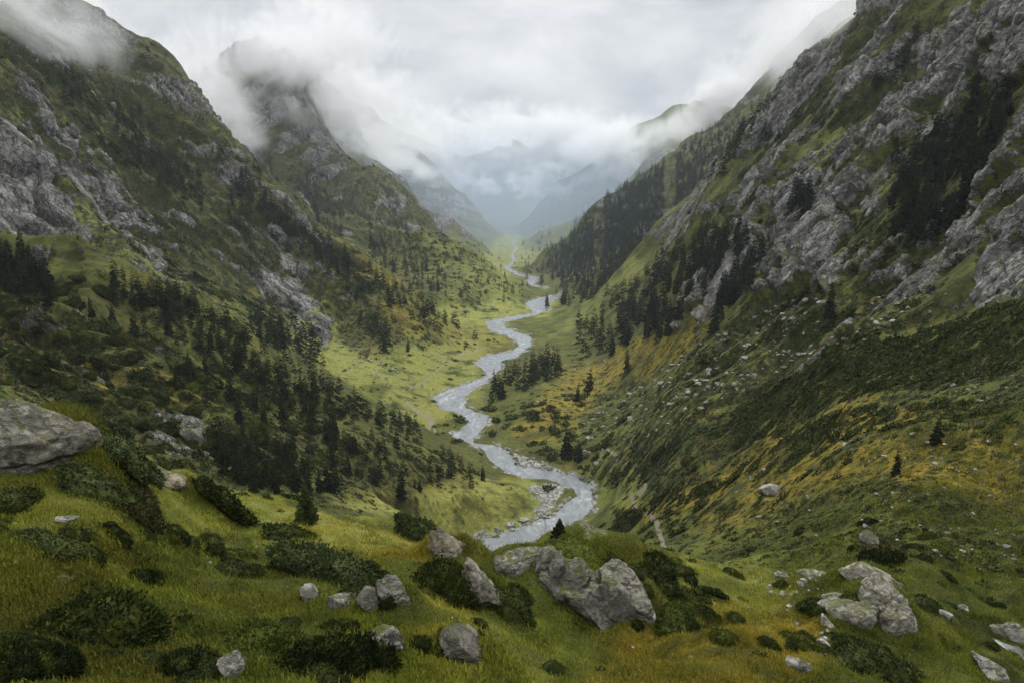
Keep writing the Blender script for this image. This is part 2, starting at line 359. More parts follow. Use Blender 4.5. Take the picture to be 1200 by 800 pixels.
add_yel([(-20, 330), (60, 380), (160, 420), (120, 440), (-20, 400)], 140, 300, .5, soft=30, warp=18)
add_yel([(450, 330), (560, 385), (600, 400), (560, 420), (490, 400), (440, 370)], 480, 760, .5, soft=24)
add_yel([(300, 230), (360, 275), (460, 325), (480, 345), (400, 320), (330, 270)], 600, 760, .5)
add_yel([(520, 440), (560, 455), (500, 460), (540, 500), (490, 470)], 380, 560, .35)
lite = np.zeros_like(Z)
def add_lite(poly, y0, y1, k, **kw):
    global lite
    lite = np.maximum(lite, k * area(poly, y0, y1, **kw))
add_lite([(400, 430), (470, 440), (520, 430), (600, 395), (560, 380), (620, 330), (560, 310), (520, 350), (600, 350), (540, 385), (480, 400)], 400, 1300, .6, soft=30)
add_lite([(480, 400), (560, 400), (560, 470), (500, 500), (440, 470)], 380, 700, .8, soft=20)
add_lite([(500, 365), (560, 355), (650, 350), (640, 370), (560, 385)], 740, 1000, 1.0, soft=14)
add_lite([(540, 320), (590, 330), (640, 300), (610, 275), (590, 280)], 1100, 3500, .9, soft=20)
add_lite([(60, 240), (120, 270), (200, 320), (240, 345), (200, 345), (120, 300)], 370, 520, .8, soft=14)
add_lite([(360, 360), (430, 420), (500, 460), (420, 450), (340, 400)], 400, 620, .9, soft=20)
add_lite([(640, 400), (690, 350), (760, 300), (800, 250), (790, 280), (730, 340), (680, 385)], 600, 820, .5, soft=12)
add_lite([(150, 600), (270, 578), (330, 590), (330, 625), (240, 640), (160, 625)], 30, 110, .8, soft=24)
add_lite([(420, 200), (500, 260), (560, 320), (500, 300), (440, 250)], 1000, 1500, .45, soft=24)
add_lite([(800, 660), (900, 665), (930, 690), (880, 720), (800, 700)], 40, 90, .9, soft=20)
add_lite([(700, 520), (760, 545), (740, 600), (700, 590)], 180, 380, .6, soft=20)
add_lite([(930, 210), (980, 150), (1000, 160), (960, 240)], 380, 620, .7)
add_lite([(170, 566), (280, 574), (400, 598), (490, 612), (530, 645), (440, 645), (330, 645), (200, 615)], 38, 118, .85, soft=26, warp=14)
add_lite([(480, 700), (560, 715), (640, 745), (700, 760), (620, 810), (520, 810)], 14, 45, .7, soft=30, warp=16)
add_lite([(-20, 570), (60, 570), (140, 600), (160, 640), (60, 650), (-20, 640)], 14, 45, .45, soft=30, warp=16)
add_lite([(560, 672), (600, 690), (660, 735), (620, 740), (560, 710)], 20, 60, .6, soft=20)
add_lite([(395, 596), (470, 574), (560, 562), (640, 560), (645, 600), (548, 640), (470, 614)], 180, 345, .85, soft=24)
# gravel, bare earth, footpaths
grav = sstep(-9, -1.5, sd) * (0.5 + 0.5 * gnoise(X / 9, Y / 9, 51)) * (sd < 0.5) * 0.9
grav = np.maximum(grav, area([(615, 572), (640, 560), (662, 572), (658, 590), (640, 604), (618, 608), (634, 588)], 250, 330, soft=10, warp=6) * 0.62)
grav = np.maximum(grav, area([(600, 528), (650, 545), (670, 556), (640, 552), (608, 545)], 300, 400, soft=5, warp=3) * 0.8)
bare = np.zeros_like(Z)
def path(pts, y0, y1, w):
    global bare
    us = [p[0] for p in pts]; vs = [p[1] for p in pts]
    m = FRONT & (U > min(us) - 12) & (U < max(us) + 12) & (V > min(vs) - 12) & (V < max(vs) + 12) & (Y > y0) & (Y < y1)
    bare[m] = np.maximum(bare[m], 1 - sstep(w * .5, w, seg_dist(U[m], V[m], pts)))
path([(476, 472), (490, 482), (500, 488), (505, 496), (502, 504), (498, 500)], 330, 480, 1.7)
path([(505, 485), (507, 496), (510, 506)], 330, 480, 1.5)
path([(480, 455), (500, 445), (515, 430), (540, 415), (570, 408)], 400, 700, .85)
path([(740, 578), (745, 588), (752, 594), (764, 604), (770, 622), (776, 640), (782, 648)], 140, 320, 2.9)
path([(748, 575), (758, 565), (742, 548), (728, 540), (722, 530), (712, 525)], 200, 420, 2.5)
path([(765, 607), (770, 625), (778, 643)], 130, 260, 3.4)
bare = np.maximum(bare, area([(655, 622), (700, 618), (712, 628), (690, 634)], 38, 60, soft=14, warp=12) * .45)
bare = np.maximum(bare, area([(490, 395), (505, 410), (530, 420), (500, 412)], 450, 640, soft=6, warp=5) * .6)
# steep ground is bare rock too
steep = sstep(0.95, 1.5, slope) * wallk
n_r = np.zeros_like(Z); m = wallk > 0.02
n_r[m] = 1.25 * fbm(np.abs(X[m]) * .35 + Z[m] * .35, (Y[m] + .5 * np.abs(X[m])) * 1.2, 42, 6, 61, .6)
rock = np.clip(rock * sstep(-0.20, 0.16, n_r + 0.15 + 0.3 * (rock - .5)) + 0.6 * steep * sstep(-.1, .25, n_r), 0, 1) * (1 - bed)
# ribs: rock stands out of the slope in blocks
rm = (rock > 0.04) & FRONT & (Rr < 2600)
idx = np.flatnonzero(rm.ravel())
log('cover; rock verts', len(idx))
def normals(Xa, Ya, Za):
    P = np.stack([Xa, Ya, Za], -1)
    du = np.gradient(P, axis=0); dv = np.gradient(P, axis=1)
    n = np.cross(dv, du); n /= np.linalg.norm(n, axis=-1, keepdims=True) + 1e-12
    return n * np.sign(n[..., 2:3] + 1e-9)
N = normals(X, Y, ZB)
px, py, pz = X.ravel()[idx], Y.ravel()[idx], Z.ravel()[idx]
nn = N.reshape(-1, 3)[idx]; rk = rock.ravel()[idx]; rr = Rr.ravel()[idx]
# slabs lean along the slope: stretch the cells down the fall line and along the bedding
sg = np.sign(px)
A3 = np.stack([px * .70 + sg * pz * .72, py * .9 - sg * px * .35, pz * .70 - sg * px * .72], -1)
disp = np.zeros(len(idx))
for sc, amp, sd_ in ((34., .20, 1), (13., .24, 2), (5., .28, 3), (2.0, .24, 4)):
    k = sstep(1.2, 3.5, sc / (0.0042 * rr)) * (1 - sstep(.1, .25, sc / rr))
    mm = k > 0.01
    if not mm.any(): continue
    q3 = A3[mm] / (sc * np.array([2.6, .9, .8]))
    wv = gnoise(px[mm] / sc * .9, pz[mm] / sc * .9, 71 + sd_)
    q3 = q3 + .35 * wv[:, None]
    f1, f2, cid = worley(q3, sd_)
    d = (cid - .45) * amp + .55 * amp * sstep(0, .14, f2 - f1) - .3 * amp
    disp[mm] += d * sc * k[mm] * 1.15
disp *= sstep(.08, .6, rk) * (.45 + .55 * sstep(190, 330, rr))
X = X.copy(); Y = Y.copy()
X.ravel()[idx] += nn[:, 0] * disp; Y.ravel()[idx] += nn[:, 1] * disp
Zf = Z.ravel(); Zf[idx] += nn[:, 2] * disp; Z = Zf.reshape(Z.shape)
log('rock relief')

# ------------------------------------------------------------------ sighting: where does a direction meet the ground
fr = np.flatnonzero(np.abs(mth) < 0.72)
def survey():
    global EL, EFR, RUN
    EL = Z / np.maximum(np.hypot(X, Y), 1e-3)
    EFR = EL[:, fr]
    RUN = np.maximum.accumulate(np.where(Rr[:, fr] > 9, EFR, -9), axis=0)   # skyline so far, looking outward
survey()
def hit(u, v, y0=0.0):
    a, q = ray(u, v)
    th = math.atan(a); e = q * math.cos(th)
    c = int(np.clip(np.searchsorted(mth[fr], th), 1, len(fr) - 1))
    if y0 > 0:
        col = np.where(Rr[:, fr[c]] * math.cos(th) > y0, EFR[:, c], -9)
        i = int(np.argmax(col >= e)); ok = col[i] >= e
    else:
        i = int(np.searchsorted(RUN[:, c], e)); ok = i < len(ms)
    if not ok or i < 1: return None
    j = fr[c]
    e0, e1 = EL[i - 1, j], EL[i, j]; t = (e - e0) / (e1 - e0 + 1e-9); t = min(max(t, 0), 1)
    t2 = (th - mth[j - 1]) / (mth[j] - mth[j - 1])
    r = Rr[i - 1, j] * (1 - t) + Rr[i, j] * t
    x, y = r * math.sin(th), r * math.cos(th)
    return x, y, ground(x, y)
def ground(x, y):
    """height of the ground at a place"""
    th = math.atan2(x, y); r = math.hypot(x, y); s = math.log(r + R0)
    i = int(np.clip(np.searchsorted(ms, s), 1, len(ms) - 1)); j = int(np.clip(np.searchsorted(mth, th), 1, len(mth) - 1))
    a = (s - ms[i - 1]) / (ms[i] - ms[i - 1]); b = (th - mth[j - 1]) / (mth[j] - mth[j - 1])
    return float((Z[i - 1, j - 1] * (1 - a) + Z[i, j - 1] * a) * (1 - b) + (Z[i - 1, j] * (1 - a) + Z[i, j] * a) * b)
def lie(x, y):
    """steepness of the ground towards +x and +y"""
    d = .012 * math.hypot(x, y) + .25; z = ground(x, y)
    return max(-1.2, min(1.2, (ground(x + d, y) - z) / d)), max(-1.2, min(1.2, (ground(x, y + d) - z) / d))
def at_cell(A, x, y):
    th = math.atan2(x, y); s = math.log(math.hypot(x, y) + R0)
    return float(A[int(np.clip(np.searchsorted(ms, s), 0, len(ms) - 1)), int(np.clip(np.searchsorted(mth, th), 0, len(mth) - 1))])

# ------------------------------------------------------------------ the rocks near the camera; the turf laps up round them
ROCKS = []
def Yof(u, v, d=0.0):
    p = hit(u, v); return (p[1] if p else 40) + d
ROCKS.append(('boulder', 'great rounded grey boulder at the left edge above the bushes', 'boulder', [(24, 520, 152, 104, 24, Yof(70, 566) + 1.0, 61, dict(sub=6, deep=.9, cuts=5, rough=.05))], 'boulder'))
ROCKS.append(('rock', 'tan rock with a grassy shoulder above the pale meadow', 'rock', [(208, 569, 66, 34, 34, Yof(215, 582) + .6, 2, dict(sub=5))], 'tan'))
yo = 40.0
ROCKS.append(('rock_outcrop', 'cracked grey outcrop of leaning slabs under a grassy cap', 'outcrop',
        [(612, 661, 58, 40, -14, 44.6, 3, dict(sub=6, deep=.9)), (634, 670, 62, 28, -56, 43.8, 4, dict(sub=6, deep=.9)), (652, 677, 66, 34, -60, 43.2, 5, dict(sub=6, deep=.9)),
         (667, 690, 66, 38, -62, 42.4, 9, dict(sub=6, deep=.9)), (690, 705, 84, 58, 44, 42.0, 6, dict(sub=6, deep=.9)), (650, 697, 64, 34, 42, 42.4, 8, dict(sub=6, deep=.9)), (676, 674, 46, 30, 30, 43.4, 10, dict(sub=5, deep=.9)), (718, 710, 74, 44, 58, 42.3, 12, dict(sub=5, deep=.9)), (706, 684, 60, 36, 40, 43.8, 13, dict(sub=5, deep=.9))], 'rock'))
ROCKS.append(('rock_outcrop', 'smooth tan-grey slab right of the cracked outcrop', 'outcrop', [(734, 701, 84, 42, 56, 42.8, 7, dict(sub=6, deep=1.0, cuts=5, rough=.06))], 'boulder'))
for lb, cx, cy, ln, wd, an, sd2, mt in (
    ('tan sloping slab under a bush near the river end of the knoll', 529, 641, 58, 30, 42, 11, 'tan'), ('long grey slab leaning right, beside the dark bush', 566, 692, 84, 32, 54, 12, 'boulder'),
    ('upright grey block among dark bushes', 455, 757, 48, 38, 82, 13, 'rock'), ('broad sloping grey slab on the near grass', 547, 758, 72, 38, 38, 14, 'boulder'),
    ('pale slab at the right foot of the grey-green juniper', 463, 698, 54, 28, 62, 15, 'rock'), ('low brown-grey rock beneath the grey-green juniper', 402, 705, 44, 28, 8, 16, 'rock'),
    ('small pale rock at the left foot of the grey-green juniper', 362, 697, 30, 20, 62, 17, 'pale'), ('squat rock between the juniper and its pale slab', 440, 707, 38, 26, 40, 18, 'rock'),
    ('grey rock poking from dark bushes at the bottom edge', 276, 783, 44, 30, 62, 19, 'rock'), ('flat pale stone, upper of two in the left grass', 80, 609, 26, 11, 16, 20, 'pale'),
    ('flat pale stone, lower of two in the left grass', 95, 628, 32, 12, 14, 21, 'pale'), ('flat stone showing above the big dark bush', 70, 679, 20, 9, 5, 22, 'pale'),
    ('big lone pale boulder on the right-hand meadow', 904, 577, 27, 19, 2, 23, 'pale'), ('rounded boulder beside the dark bush on the right', 1018, 633, 22, 20, 10, 24, 'boulder'),
    ('flat white rock on the yellow grass near the bottom edge', 938, 781, 32, 18, 6, 25, 'pale'), ('long flat ledge of pale rock behind the right outcrop', 958, 676, 44, 11, -4, 26, 'boulder'),
    ('pale flat stone left of the long ledge', 918, 676, 24, 11, 10, 27, 'pale'), ('pale slab on the grass left of the right outcrop', 941, 703, 22, 10, 14, 28, 'pale'),
    ('leaning pale stone at the left foot of the right outcrop', 970, 731, 28, 14, 36, 29, 'pale'), ('pale stone below the right outcrop in yellow grass', 967, 757, 20, 11, 20, 30, 'pale'),
    ('small pale stone in the grass right of the smooth slab', 764, 680, 10, 20, 10, 31, 'pale'), ('pale broken stone at the foot of the smooth slab', 722, 742, 26, 12, 40, 32, 'boulder'),
    ('dark wet rock beside the small stream', 1187, 744, 46, 26, 24, 33, 'rock'), ('pale rock at the edge of the small stream', 1163, 741, 22, 14, 10, 34, 'pale'),
    ('long pale slab sloping down at the bottom right corner', 1162, 784, 54, 16, 34, 35, 'pale'), ('white stone on the bank above the small stream', 1128, 712, 14, 9, 10, 36, 'pale'),
    ('pale stone on the grassy edge above the small stream', 1108, 720, 14, 10, 20, 37, 'pale'), ('grey ledge in the left slope beside a tall spruce', 232, 512, 44, 20, 52, 39, 'rock')):
    ROCKS.append(('rock', lb, 'rock', [(cx, cy, ln, wd, an, Yof(cx, min(cy + wd * .30 + abs(math.sin(math.radians(an))) * ln * .25, 797)) + ln * .22 * Yof(cx, min(cy, 795)) / F, sd2, dict(sub=5 if ln > 40 else 4, cuts=7))], mt))
yr = Yof(1035, 744)
ROCKS.append(('rock_outcrop', 'craggy grey outcrop with a grassy hollow on the right-hand knoll', 'outcrop',
        [(1002, 727, 76, 40, -2, yr + 1.2, 41, dict(sub=5, deep=.9)), (1044, 716, 76, 48, 58, yr + 1.8, 42, dict(sub=6, deep=1.0)), (1016, 684, 76, 40, 20, yr + 5.2, 43, dict(sub=5, deep=.9)), (980, 702, 30, 24, 30, yr + 3.6, 44, dict(sub=5))], 'boulder'))

Z0 = Z.copy()
TURF = [(718, 738, 120, 56, 0, 41.2, 0, {}), (640, 706, 70, 44, 40, 41.8, 0, {}), (690, 658, 120, 36, 0, 45.5, 0, {}), (745, 668, 60, 30, 30, 46, 0, {}), (1012, 706, 60, 30, 0, yr + 3.5, 0, {}), (1040, 700, 60, 40, 40, yr + 5, 0, {})]
for nm_, lb_, ct_, lumps_, mt_ in [(0, 0, 0, TURF, 0)] + ROCKS:
    for cx, cy, ln, wd, ang, Yd, sd_, kw in lumps_:
        a, q = ray(cx, cy); s = Yd / F * math.sqrt(1 + q * q); t = math.radians(ang)
        hx = s * .5 * (abs(ln * math.cos(t)) + .6 * abs(wd * math.sin(t))); hz = s * .5 * (abs(ln * math.sin(t)) + abs(wd * math.cos(t))); hy = max(wd, ln * .55) * .55 * s
        xc, yc, zc = a * Yd, Yd, q * Yd
        m = (np.abs(X - xc) < 3.2 * hx) & (np.abs(Y - yc) < 4.2 * hy)
        dx, dy = (X[m] - xc) / hx, (Y[m] - yc) / hy
        tb = sstep(-.6, .9, dy); big_ = min(1.0, ln / 60)
        tgt = zc - hz * ((.30 if ln > 62 else .15) * (1 - tb)) + hz * tb * .38 * big_
        wgt = 1 - sstep(.55, 2.3, np.hypot(dx * .95, np.where(dy > 0, dy * .62, dy * .85)))
        Z[m] = np.maximum(Z[m], Z0[m] + wgt * np.clip(tgt - Z0[m], 0, 1.1 * hz) * (1 if ln > 16 else .6))
survey()
# ------------------------------------------------------------------ meshes from arrays
def make_mesh(name, co, loops, starts, totals=None, smooth=False):
    me = bpy.data.meshes.new(name)
    me.vertices.add(len(co)); me.vertices.foreach_set('co', np.ascontiguousarray(co, np.float32).ravel())
    me.loops.add(len(loops)); me.loops.foreach_set('vertex_index', np.ascontiguousarray(loops, np.int32).ravel())
    me.polygons.add(len(starts)); me.polygons.foreach_set('loop_start', np.ascontiguousarray(starts, np.int32))
    me.polygons.foreach_set('use_smooth', np.full(len(starts), smooth))
    me.update(calc_edges=True)
    return me
def tri_mesh(name, co, tris, smooth=False):
    tris = np.asarray(tris, np.int32)
    return make_mesh(name, co, tris.ravel(), np.arange(len(tris)) * 3, smooth=smooth)
def quad_mesh(name, co, quads, smooth=False):
    quads = np.asarray(quads, np.int32)
    return make_mesh(name, co, quads.ravel(), np.arange(len(quads)) * 4, smooth=smooth)
def vattr(me, name, vals):
    a = me.attributes.new(name, 'FLOAT', 'POINT'); a.data.foreach_set('value', np.ascontiguousarray(vals, np.float32).ravel())
def link(name, me, mats, parent=None, loc=None):
    o = bpy.data.objects.new(name, me); COL.objects.link(o)
    for m in (mats if isinstance(mats, (list, tuple)) else [mats]):
        if m is not None and me is not None and m.name not in [x.name for x in me.materials if x]: me.materials.append(m)
    if parent: o.parent = parent
    if loc is not None: o.location = loc
    return o
def tag(o, label=None, cat=None, group=None, kind=None):
    if label: o['label'] = label
    if cat: o['category'] = cat
    if group: o['group'] = group
    if kind: o['kind'] = kind
    return o
nr, nt = Z.shape
ii = np.arange(nr * nt).reshape(nr, nt); jn = np.roll(ii, -1, axis=1)
quads = np.stack([ii[:-1], ii[1:], jn[1:], jn[:-1]], -1).reshape(-1, 4)
ground_me = quad_mesh('ground', np.stack([X, Y, Z], -1).reshape(-1, 3), quads[:, ::-1], smooth=True)
sm_ = (rock < .45)[:-1].ravel(); ground_me.polygons.foreach_set('use_smooth', sm_)
for nm, A in (('rock', rock), ('shrub', shr), ('yellow', yel), ('lite', lite), ('gravel', np.clip(np.maximum(grav, bed), 0, 1)), ('bare', bare)):
    vattr(ground_me, nm, A)
log('ground mesh', len(quads))
# ------------------------------------------------------------------ materials
class NT:
    def __init__(s, name, kind='mat'):
        if kind == 'mat':
            s.m = bpy.data.materials.new(name); s.m.use_nodes = True; s.t = s.m.node_tree
        else:
            s.m = kind; s.t = kind.node_tree
        s.t.nodes.clear()
    def n(s, typ, ins=None, **props):
        nd = s.t.nodes.new(typ)
        for k, v in props.items(): setattr(nd, k, v)
        for k, v in (ins or {}).items():
            sock = nd.inputs[k]
            if isinstance(v, bpy.types.NodeSocket): s.t.links.new(v, sock)
            else: sock.default_value = v
        return nd
    def noise(s, vec, scale, detail=6, rough=.55, dist=0.0):
        return s.n('ShaderNodeTexNoise', {'Vector': vec, 'Scale': scale, 'Detail': detail, 'Roughness': rough, 'Distortion': dist}).outputs['Fac']
    def ramp(s, fac, stops, mode='LINEAR'):
        r = s.n('ShaderNodeValToRGB', {'Fac': fac}); cr = r.color_ramp; cr.interpolation = mode
        while len(cr.elements) < len(stops): cr.elements.new(1)
        for e, (p, c) in zip(cr.elements, stops):
            e.position = p; e.color = (c, c, c, 1) if isinstance(c, (int, float)) else (*c, 1)
        return r.outputs['Color']
    def mix(s, fac, a, b, mode='MIX'):
        nd = s.n('ShaderNodeMix', data_type='RGBA', blend_type=mode)
        for sock, v in ((nd.inputs[0], fac), (nd.inputs[6], a), (nd.inputs[7], b)):
            if isinstance(v, bpy.types.NodeSocket): s.t.links.new(v, sock)
            else: sock.default_value = v if isinstance(v, (int, float)) else (*v, 1)
        return nd.outputs[2]
    def math(s, op, a, b=0.0, c=None, clamp=False):
        nd = s.n('ShaderNodeMath', operation=op, use_clamp=clamp)
        for i, v in enumerate((a, b) if c is None else (a, b, c)):
            if isinstance(v, bpy.types.NodeSocket): s.t.links.new(v, nd.inputs[i])
            else: nd.inputs[i].default_value = v
        return nd.outputs[0]
    def attr(s, name): return s.n('ShaderNodeAttribute', attribute_name=name).outputs['Fac']
    def maprange(s, v, a, b, c=0.0, d=1.0):
        return s.n('ShaderNodeMapRange', {'Value': v, 'From Min': a, 'From Max': b, 'To Min': c, 'To Max': d}, interpolation_type='SMOOTHSTEP').outputs[0]
    def bump(s, h, strength, dist, normal=None):
        ins = {'Height': h, 'Strength': strength, 'Distance': dist}
        if normal is not None: ins['Normal'] = normal
        return s.n('ShaderNodeBump', ins).outputs[0]
    def out(s, color, rough=.9, normal=None, spec=.2, **kw):
        ins = {'Base Color': color if isinstance(color, bpy.types.NodeSocket) else (*color, 1), 'Roughness': rough, 'Specular IOR Level': spec}
        if normal is not None: ins['Normal'] = normal
        ins.update(kw)
        b = s.n('ShaderNodeBsdfPrincipled', ins)
        o = s.n('ShaderNodeOutputMaterial', {'Surface': b.outputs[0]})
        return s.m

def rock_nodes(t, pos, tint=(1, 1, 1), scale=1.0, wall=False):
    """grey gneiss: pale lichened faces, dark joints and wet streaks; returns colour and height"""
    if wall:      # the bedding runs up both walls of the valley
        p = t.n('ShaderNodeSeparateXYZ', {0: pos}).outputs; ax = t.math('ABSOLUTE', p[0])
        pp = t.n('ShaderNodeCombineXYZ', {0: t.math('MULTIPLY', t.math('ADD', ax, p[2]), .30), 1: p[1], 2: t.math('MULTIPLY', t.math('SUBTRACT', p[2], ax), .8)}).outputs[0]
    else:
        pp = t.n('ShaderNodeMapping', {'Vector': pos, 'Rotation': (.5, .6, .3), 'Scale': (.55, 1.0, 1.15)}).outputs[0]
    a = t.noise(pp, .16 * scale, 6, .62, .15); b = t.noise(pp, .6 * scale, 6, .64, .1)
    j1 = t.maprange(t.math('ABSOLUTE', t.math('SUBTRACT', a, .5)), 0.0, .035); j2 = t.maprange(t.math('ABSOLUTE', t.math('SUBTRACT', b, .5)), 0.0, .05)
    vc = t.n('ShaderNodeTexVoronoi', {'Vector': t.n('ShaderNodeVectorMath', {0: pp, 1: t.n('ShaderNodeVectorMath', {0: t.n('ShaderNodeTexNoise', {'Vector': pp, 'Scale': .5 * scale, 'Detail': 4}).outputs['Color'], 3: 2.6 / scale}, operation='SCALE').outputs[0]}, operation='ADD').outputs[0], 'Scale': .42 * scale})
    cell = t.n('ShaderNodeRGBToBW', {0: vc.outputs['Color']}).outputs[0]
    n2 = t.noise(pos, .9 * scale, 7, .66); n3 = t.noise(pos, 7. * scale, 6, .78)
    f = t.math('ADD', t.math('MULTIPLY', t.noise(pp, .05 * scale, 5, .6), .55), t.math('ADD', t.math('MULTIPLY', cell, .18), t.math('MULTIPLY', n2, .30)))
    c = t.ramp(f, [(.38, (.070, .070, .066)), (.46, (.16, .158, .150)), (.54, (.28, .277, .264)), (.64, (.43, .425, .405))])
    c = t.mix(t.maprange(n3, .50, .66, 0, .6), c, (.44, .44, .40))
    c = t.mix(t.maprange(n3, .48, .34, 0, .7), c, (.075, .072, .062))
    c = t.mix(t.math('MULTIPLY', t.maprange(t.noise(pos, .35 * scale, 5, .6), .5, .68), .55), c, (.17, .155, .085))
    c = t.mix(t.math('MULTIPLY_ADD', j1, .8, .2), (.028, .027, .024), c)
    c = t.mix(t.math('MULTIPLY_ADD', j2, .6, .4), (.040, .038, .034), c)
    c = t.mix(1.0, c, tint, 'MULTIPLY')
    h = t.math('ADD', t.math('MULTIPLY', j1, .5), t.math('ADD', t.math('MULTIPLY', j2, .35), t.math('ADD', t.math('MULTIPLY', n2, 1.1), t.math('ADD', t.math('MULTIPLY', n3, .35), t.math('MULTIPLY', cell, .3)))))
    return c, h

def ground_material():
    t = NT('mountain ground')
    g = t.n('ShaderNodeNewGeometry'); pos = g.outputs['Position']
    big = t.noise(pos, .011, 5, .55); mid = t.noise(pos, .06, 7, .6); sml = t.noise(pos, .45, 8, .62); tiny = t.noise(pos, 3.2, 7, .68)
    # turf
    grass = t.ramp(mid, [(.28, (.022, .034, .007)), (.42, (.046, .062, .012)), (.55, (.095, .108, .018)), (.70, (.165, .165, .028))])
    grass = t.mix(t.maprange(big, .40, .62, 0, .5), grass, (.085, .075, .020))
    grass = t.mix(t.maprange(sml, .48, .64, 0, .75), grass, (.024, .030, .010))
    grass = t.mix(t.maprange(tiny, .52, .70, 0, .55), grass, (.13, .125, .042))
    grass = t.mix(t.maprange(tiny, .48, .34, 0, .6), grass, (.016, .020, .007))
    # autumn turf
    ycol = t.ramp(sml, [(.30, (.070, .052, .010)), (.47, (.20, .15, .018)), (.60, (.31, .225, .026)), (.75, (.11, .062, .022))])
    ycol = t.mix(t.maprange(tiny, .5, .68, 0, .5), ycol, (.055, .058, .015))
    yf = t.math('MULTIPLY', t.attr('yellow'), t.maprange(t.math('ADD', t.math('MULTIPLY', mid, .6), t.math('MULTIPLY', sml, .4)), .40, .56))
    c = t.mix(yf, grass, ycol)
    lcol = t.ramp(sml, [(.28, (.075, .095, .024)), (.5, (.20, .21, .048)), (.72, (.29, .28, .075))])
    lcol = t.mix(t.maprange(tiny, .52, .7, 0, .4), lcol, (.06, .065, .025))
    lf = t.math('MULTIPLY', t.attr('lite'), t.maprange(mid, .34, .52))
    c = t.mix(lf, c, lcol)
    # dwarf shrubs between the grass
    scol = t.ramp(sml, [(.32, (.008, .011, .006)), (.5, (.023, .028, .015)), (.68, (.045, .050, .026))])
    scol = t.mix(t.maprange(tiny, .5, .7, 0, .5), scol, (.055, .065, .025))
    sf = t.math('ADD', t.math('MULTIPLY', t.attr('shrub'), 1.0), t.math('MULTIPLY_ADD', sml, 1.6, -1.25))
    sf2 = t.math('ADD', sf, t.math('MULTIPLY_ADD', t.noise(pos, .16, 6, .6), 1.5, -.75))
    c = t.mix(t.maprange(sf2, .30, .62), c, scol)
    # brown heath
    c = t.mix(t.math('MULTIPLY', t.maprange(t.noise(pos, .22, 6, .62), .56, .68), .45), c, (.062, .044, .022))
    # rock
    rc, rh = rock_nodes(t, pos, wall=True)
    rf = t.math('ADD', t.attr('rock'), t.math('ADD', t.math('MULTIPLY_ADD', sml, .9, -.45), t.math('MULTIPLY_ADD', tiny, .5, -.25)))
    nzu = t.n('ShaderNodeSeparateXYZ', {0: g.outputs['True Normal']}).outputs[2]
    ledge = t.maprange(t.math('ADD', nzu, t.math('MULTIPLY_ADD', sml, .5, -.25)), .72, .92)
    rf = t.math('SUBTRACT', rf, t.math('MULTIPLY', ledge, .62))
    rfm = t.maprange(rf, .34, .52)
    c = t.mix(rfm, c, rc)
    # loose stones and bare earth
    gv = t.n('ShaderNodeTexVoronoi', {'Vector': pos, 'Scale': .9}); gcol = t.ramp(t.n('ShaderNodeRGBToBW', {0: gv.outputs['Color']}).outputs[0], [(.2, (.09, .088, .08)), (.5, (.19, .186, .17)), (.8, (.33, .325, .30))])
    gf = t.maprange(t.math('ADD', t.attr('gravel'), t.math('MULTIPLY_ADD', sml, .9, -.45)), .35, .6)
    c = t.mix(gf, c, gcol)
    bf = t.maprange(t.math('ADD', t.attr('bare'), t.math('MULTIPLY_ADD', tiny, .7, -.35)), .35, .6)
    c = t.mix(bf, c, t.mix(sml, (.15, .13, .095), (.24, .21, .16)))
    h = t.math('ADD', t.math('MULTIPLY', sml, 1.1), t.math('MULTIPLY', tiny, .35))
    hm = t.mix(rfm, h, rh)
    nrm = t.bump(hm, .9, 1.1)
    return t.out(c, .92, nrm, .15)
M_GROUND = ground_material()
link('ground', ground_me, M_GROUND)
tag(bpy.data.objects['ground'], kind='structure')
# ------------------------------------------------------------------ materials of the things
def spruce_material():
    t = NT('spruce needles')
    g = t.n('ShaderNodeNewGeometry'); oi = t.n('ShaderNodeObjectInfo').outputs['Random']
    v = t.math('FRACT', t.math('ADD', oi, t.attr('tone')))
    n = t.noise(g.outputs['Position'], .9, 4, .6)
    c = t.mix(v, (.007, .011, .007), (.027, .036, .017))
    c = t.mix(t.maprange(n, .48, .66, 0, .7), c, (.036, .046, .019))
    return t.out(c, .85, spec=.06)
def bark_material():
    t = NT('bark'); g = t.n('ShaderNodeNewGeometry')
    n = t.noise(g.outputs['Position'], 6, 4)
    return t.out(t.mix(n, (.035, .026, .018), (.11, .09, .07)), .9)
def leaf_material(name, a, b, tip):
    t = NT(name); g = t.n('ShaderNodeNewGeometry'); oi = t.n('ShaderNodeObjectInfo').outputs['Random']
    v = t.math('FRACT', t.math('ADD', oi, t.attr('tone')))
    n = t.noise(g.outputs['Position'], 1.6, 5, .65)
    c = t.mix(v, a, b); c = t.mix(t.maprange(n, .45, .68, 0, .8), c, tip)
    return t.out(c, .85, spec=.06)
def stone_material(name, tint, moss=.5, scale=1.0):
    t = NT(name); g = t.n('ShaderNodeNewGeometry'); pos = g.outputs['Position']
    oi = t.n('ShaderNodeObjectInfo').outputs['Random']
    c, h = rock_nodes(t, pos, tint, scale)
    c = t.mix(t.math('MULTIPLY', t.math('FRACT', t.math('ADD', oi, t.attr('tone'))), .35), c, (.16, .15, .13))
    nz = t.n('ShaderNodeSeparateXYZ', {0: g.outputs['Normal']}).outputs[2]; n_m = t.noise(pos, 2.2 * scale, 5, .65)
    mo = t.math('ADD', nz, t.math('MULTIPLY_ADD', t.noise(pos, .8 * scale, 7, .65), 2.4, -1.30))
    c = t.mix(t.math('MULTIPLY', t.maprange(mo, .62, .95), moss), c, t.mix(n_m, (.035, .045, .010), (.10, .098, .022)))
    return t.out(c, .9, t.bump(h, 1.0, .16 / scale), .15)
M_SPRUCE = spruce_material(); M_BARK = bark_material()
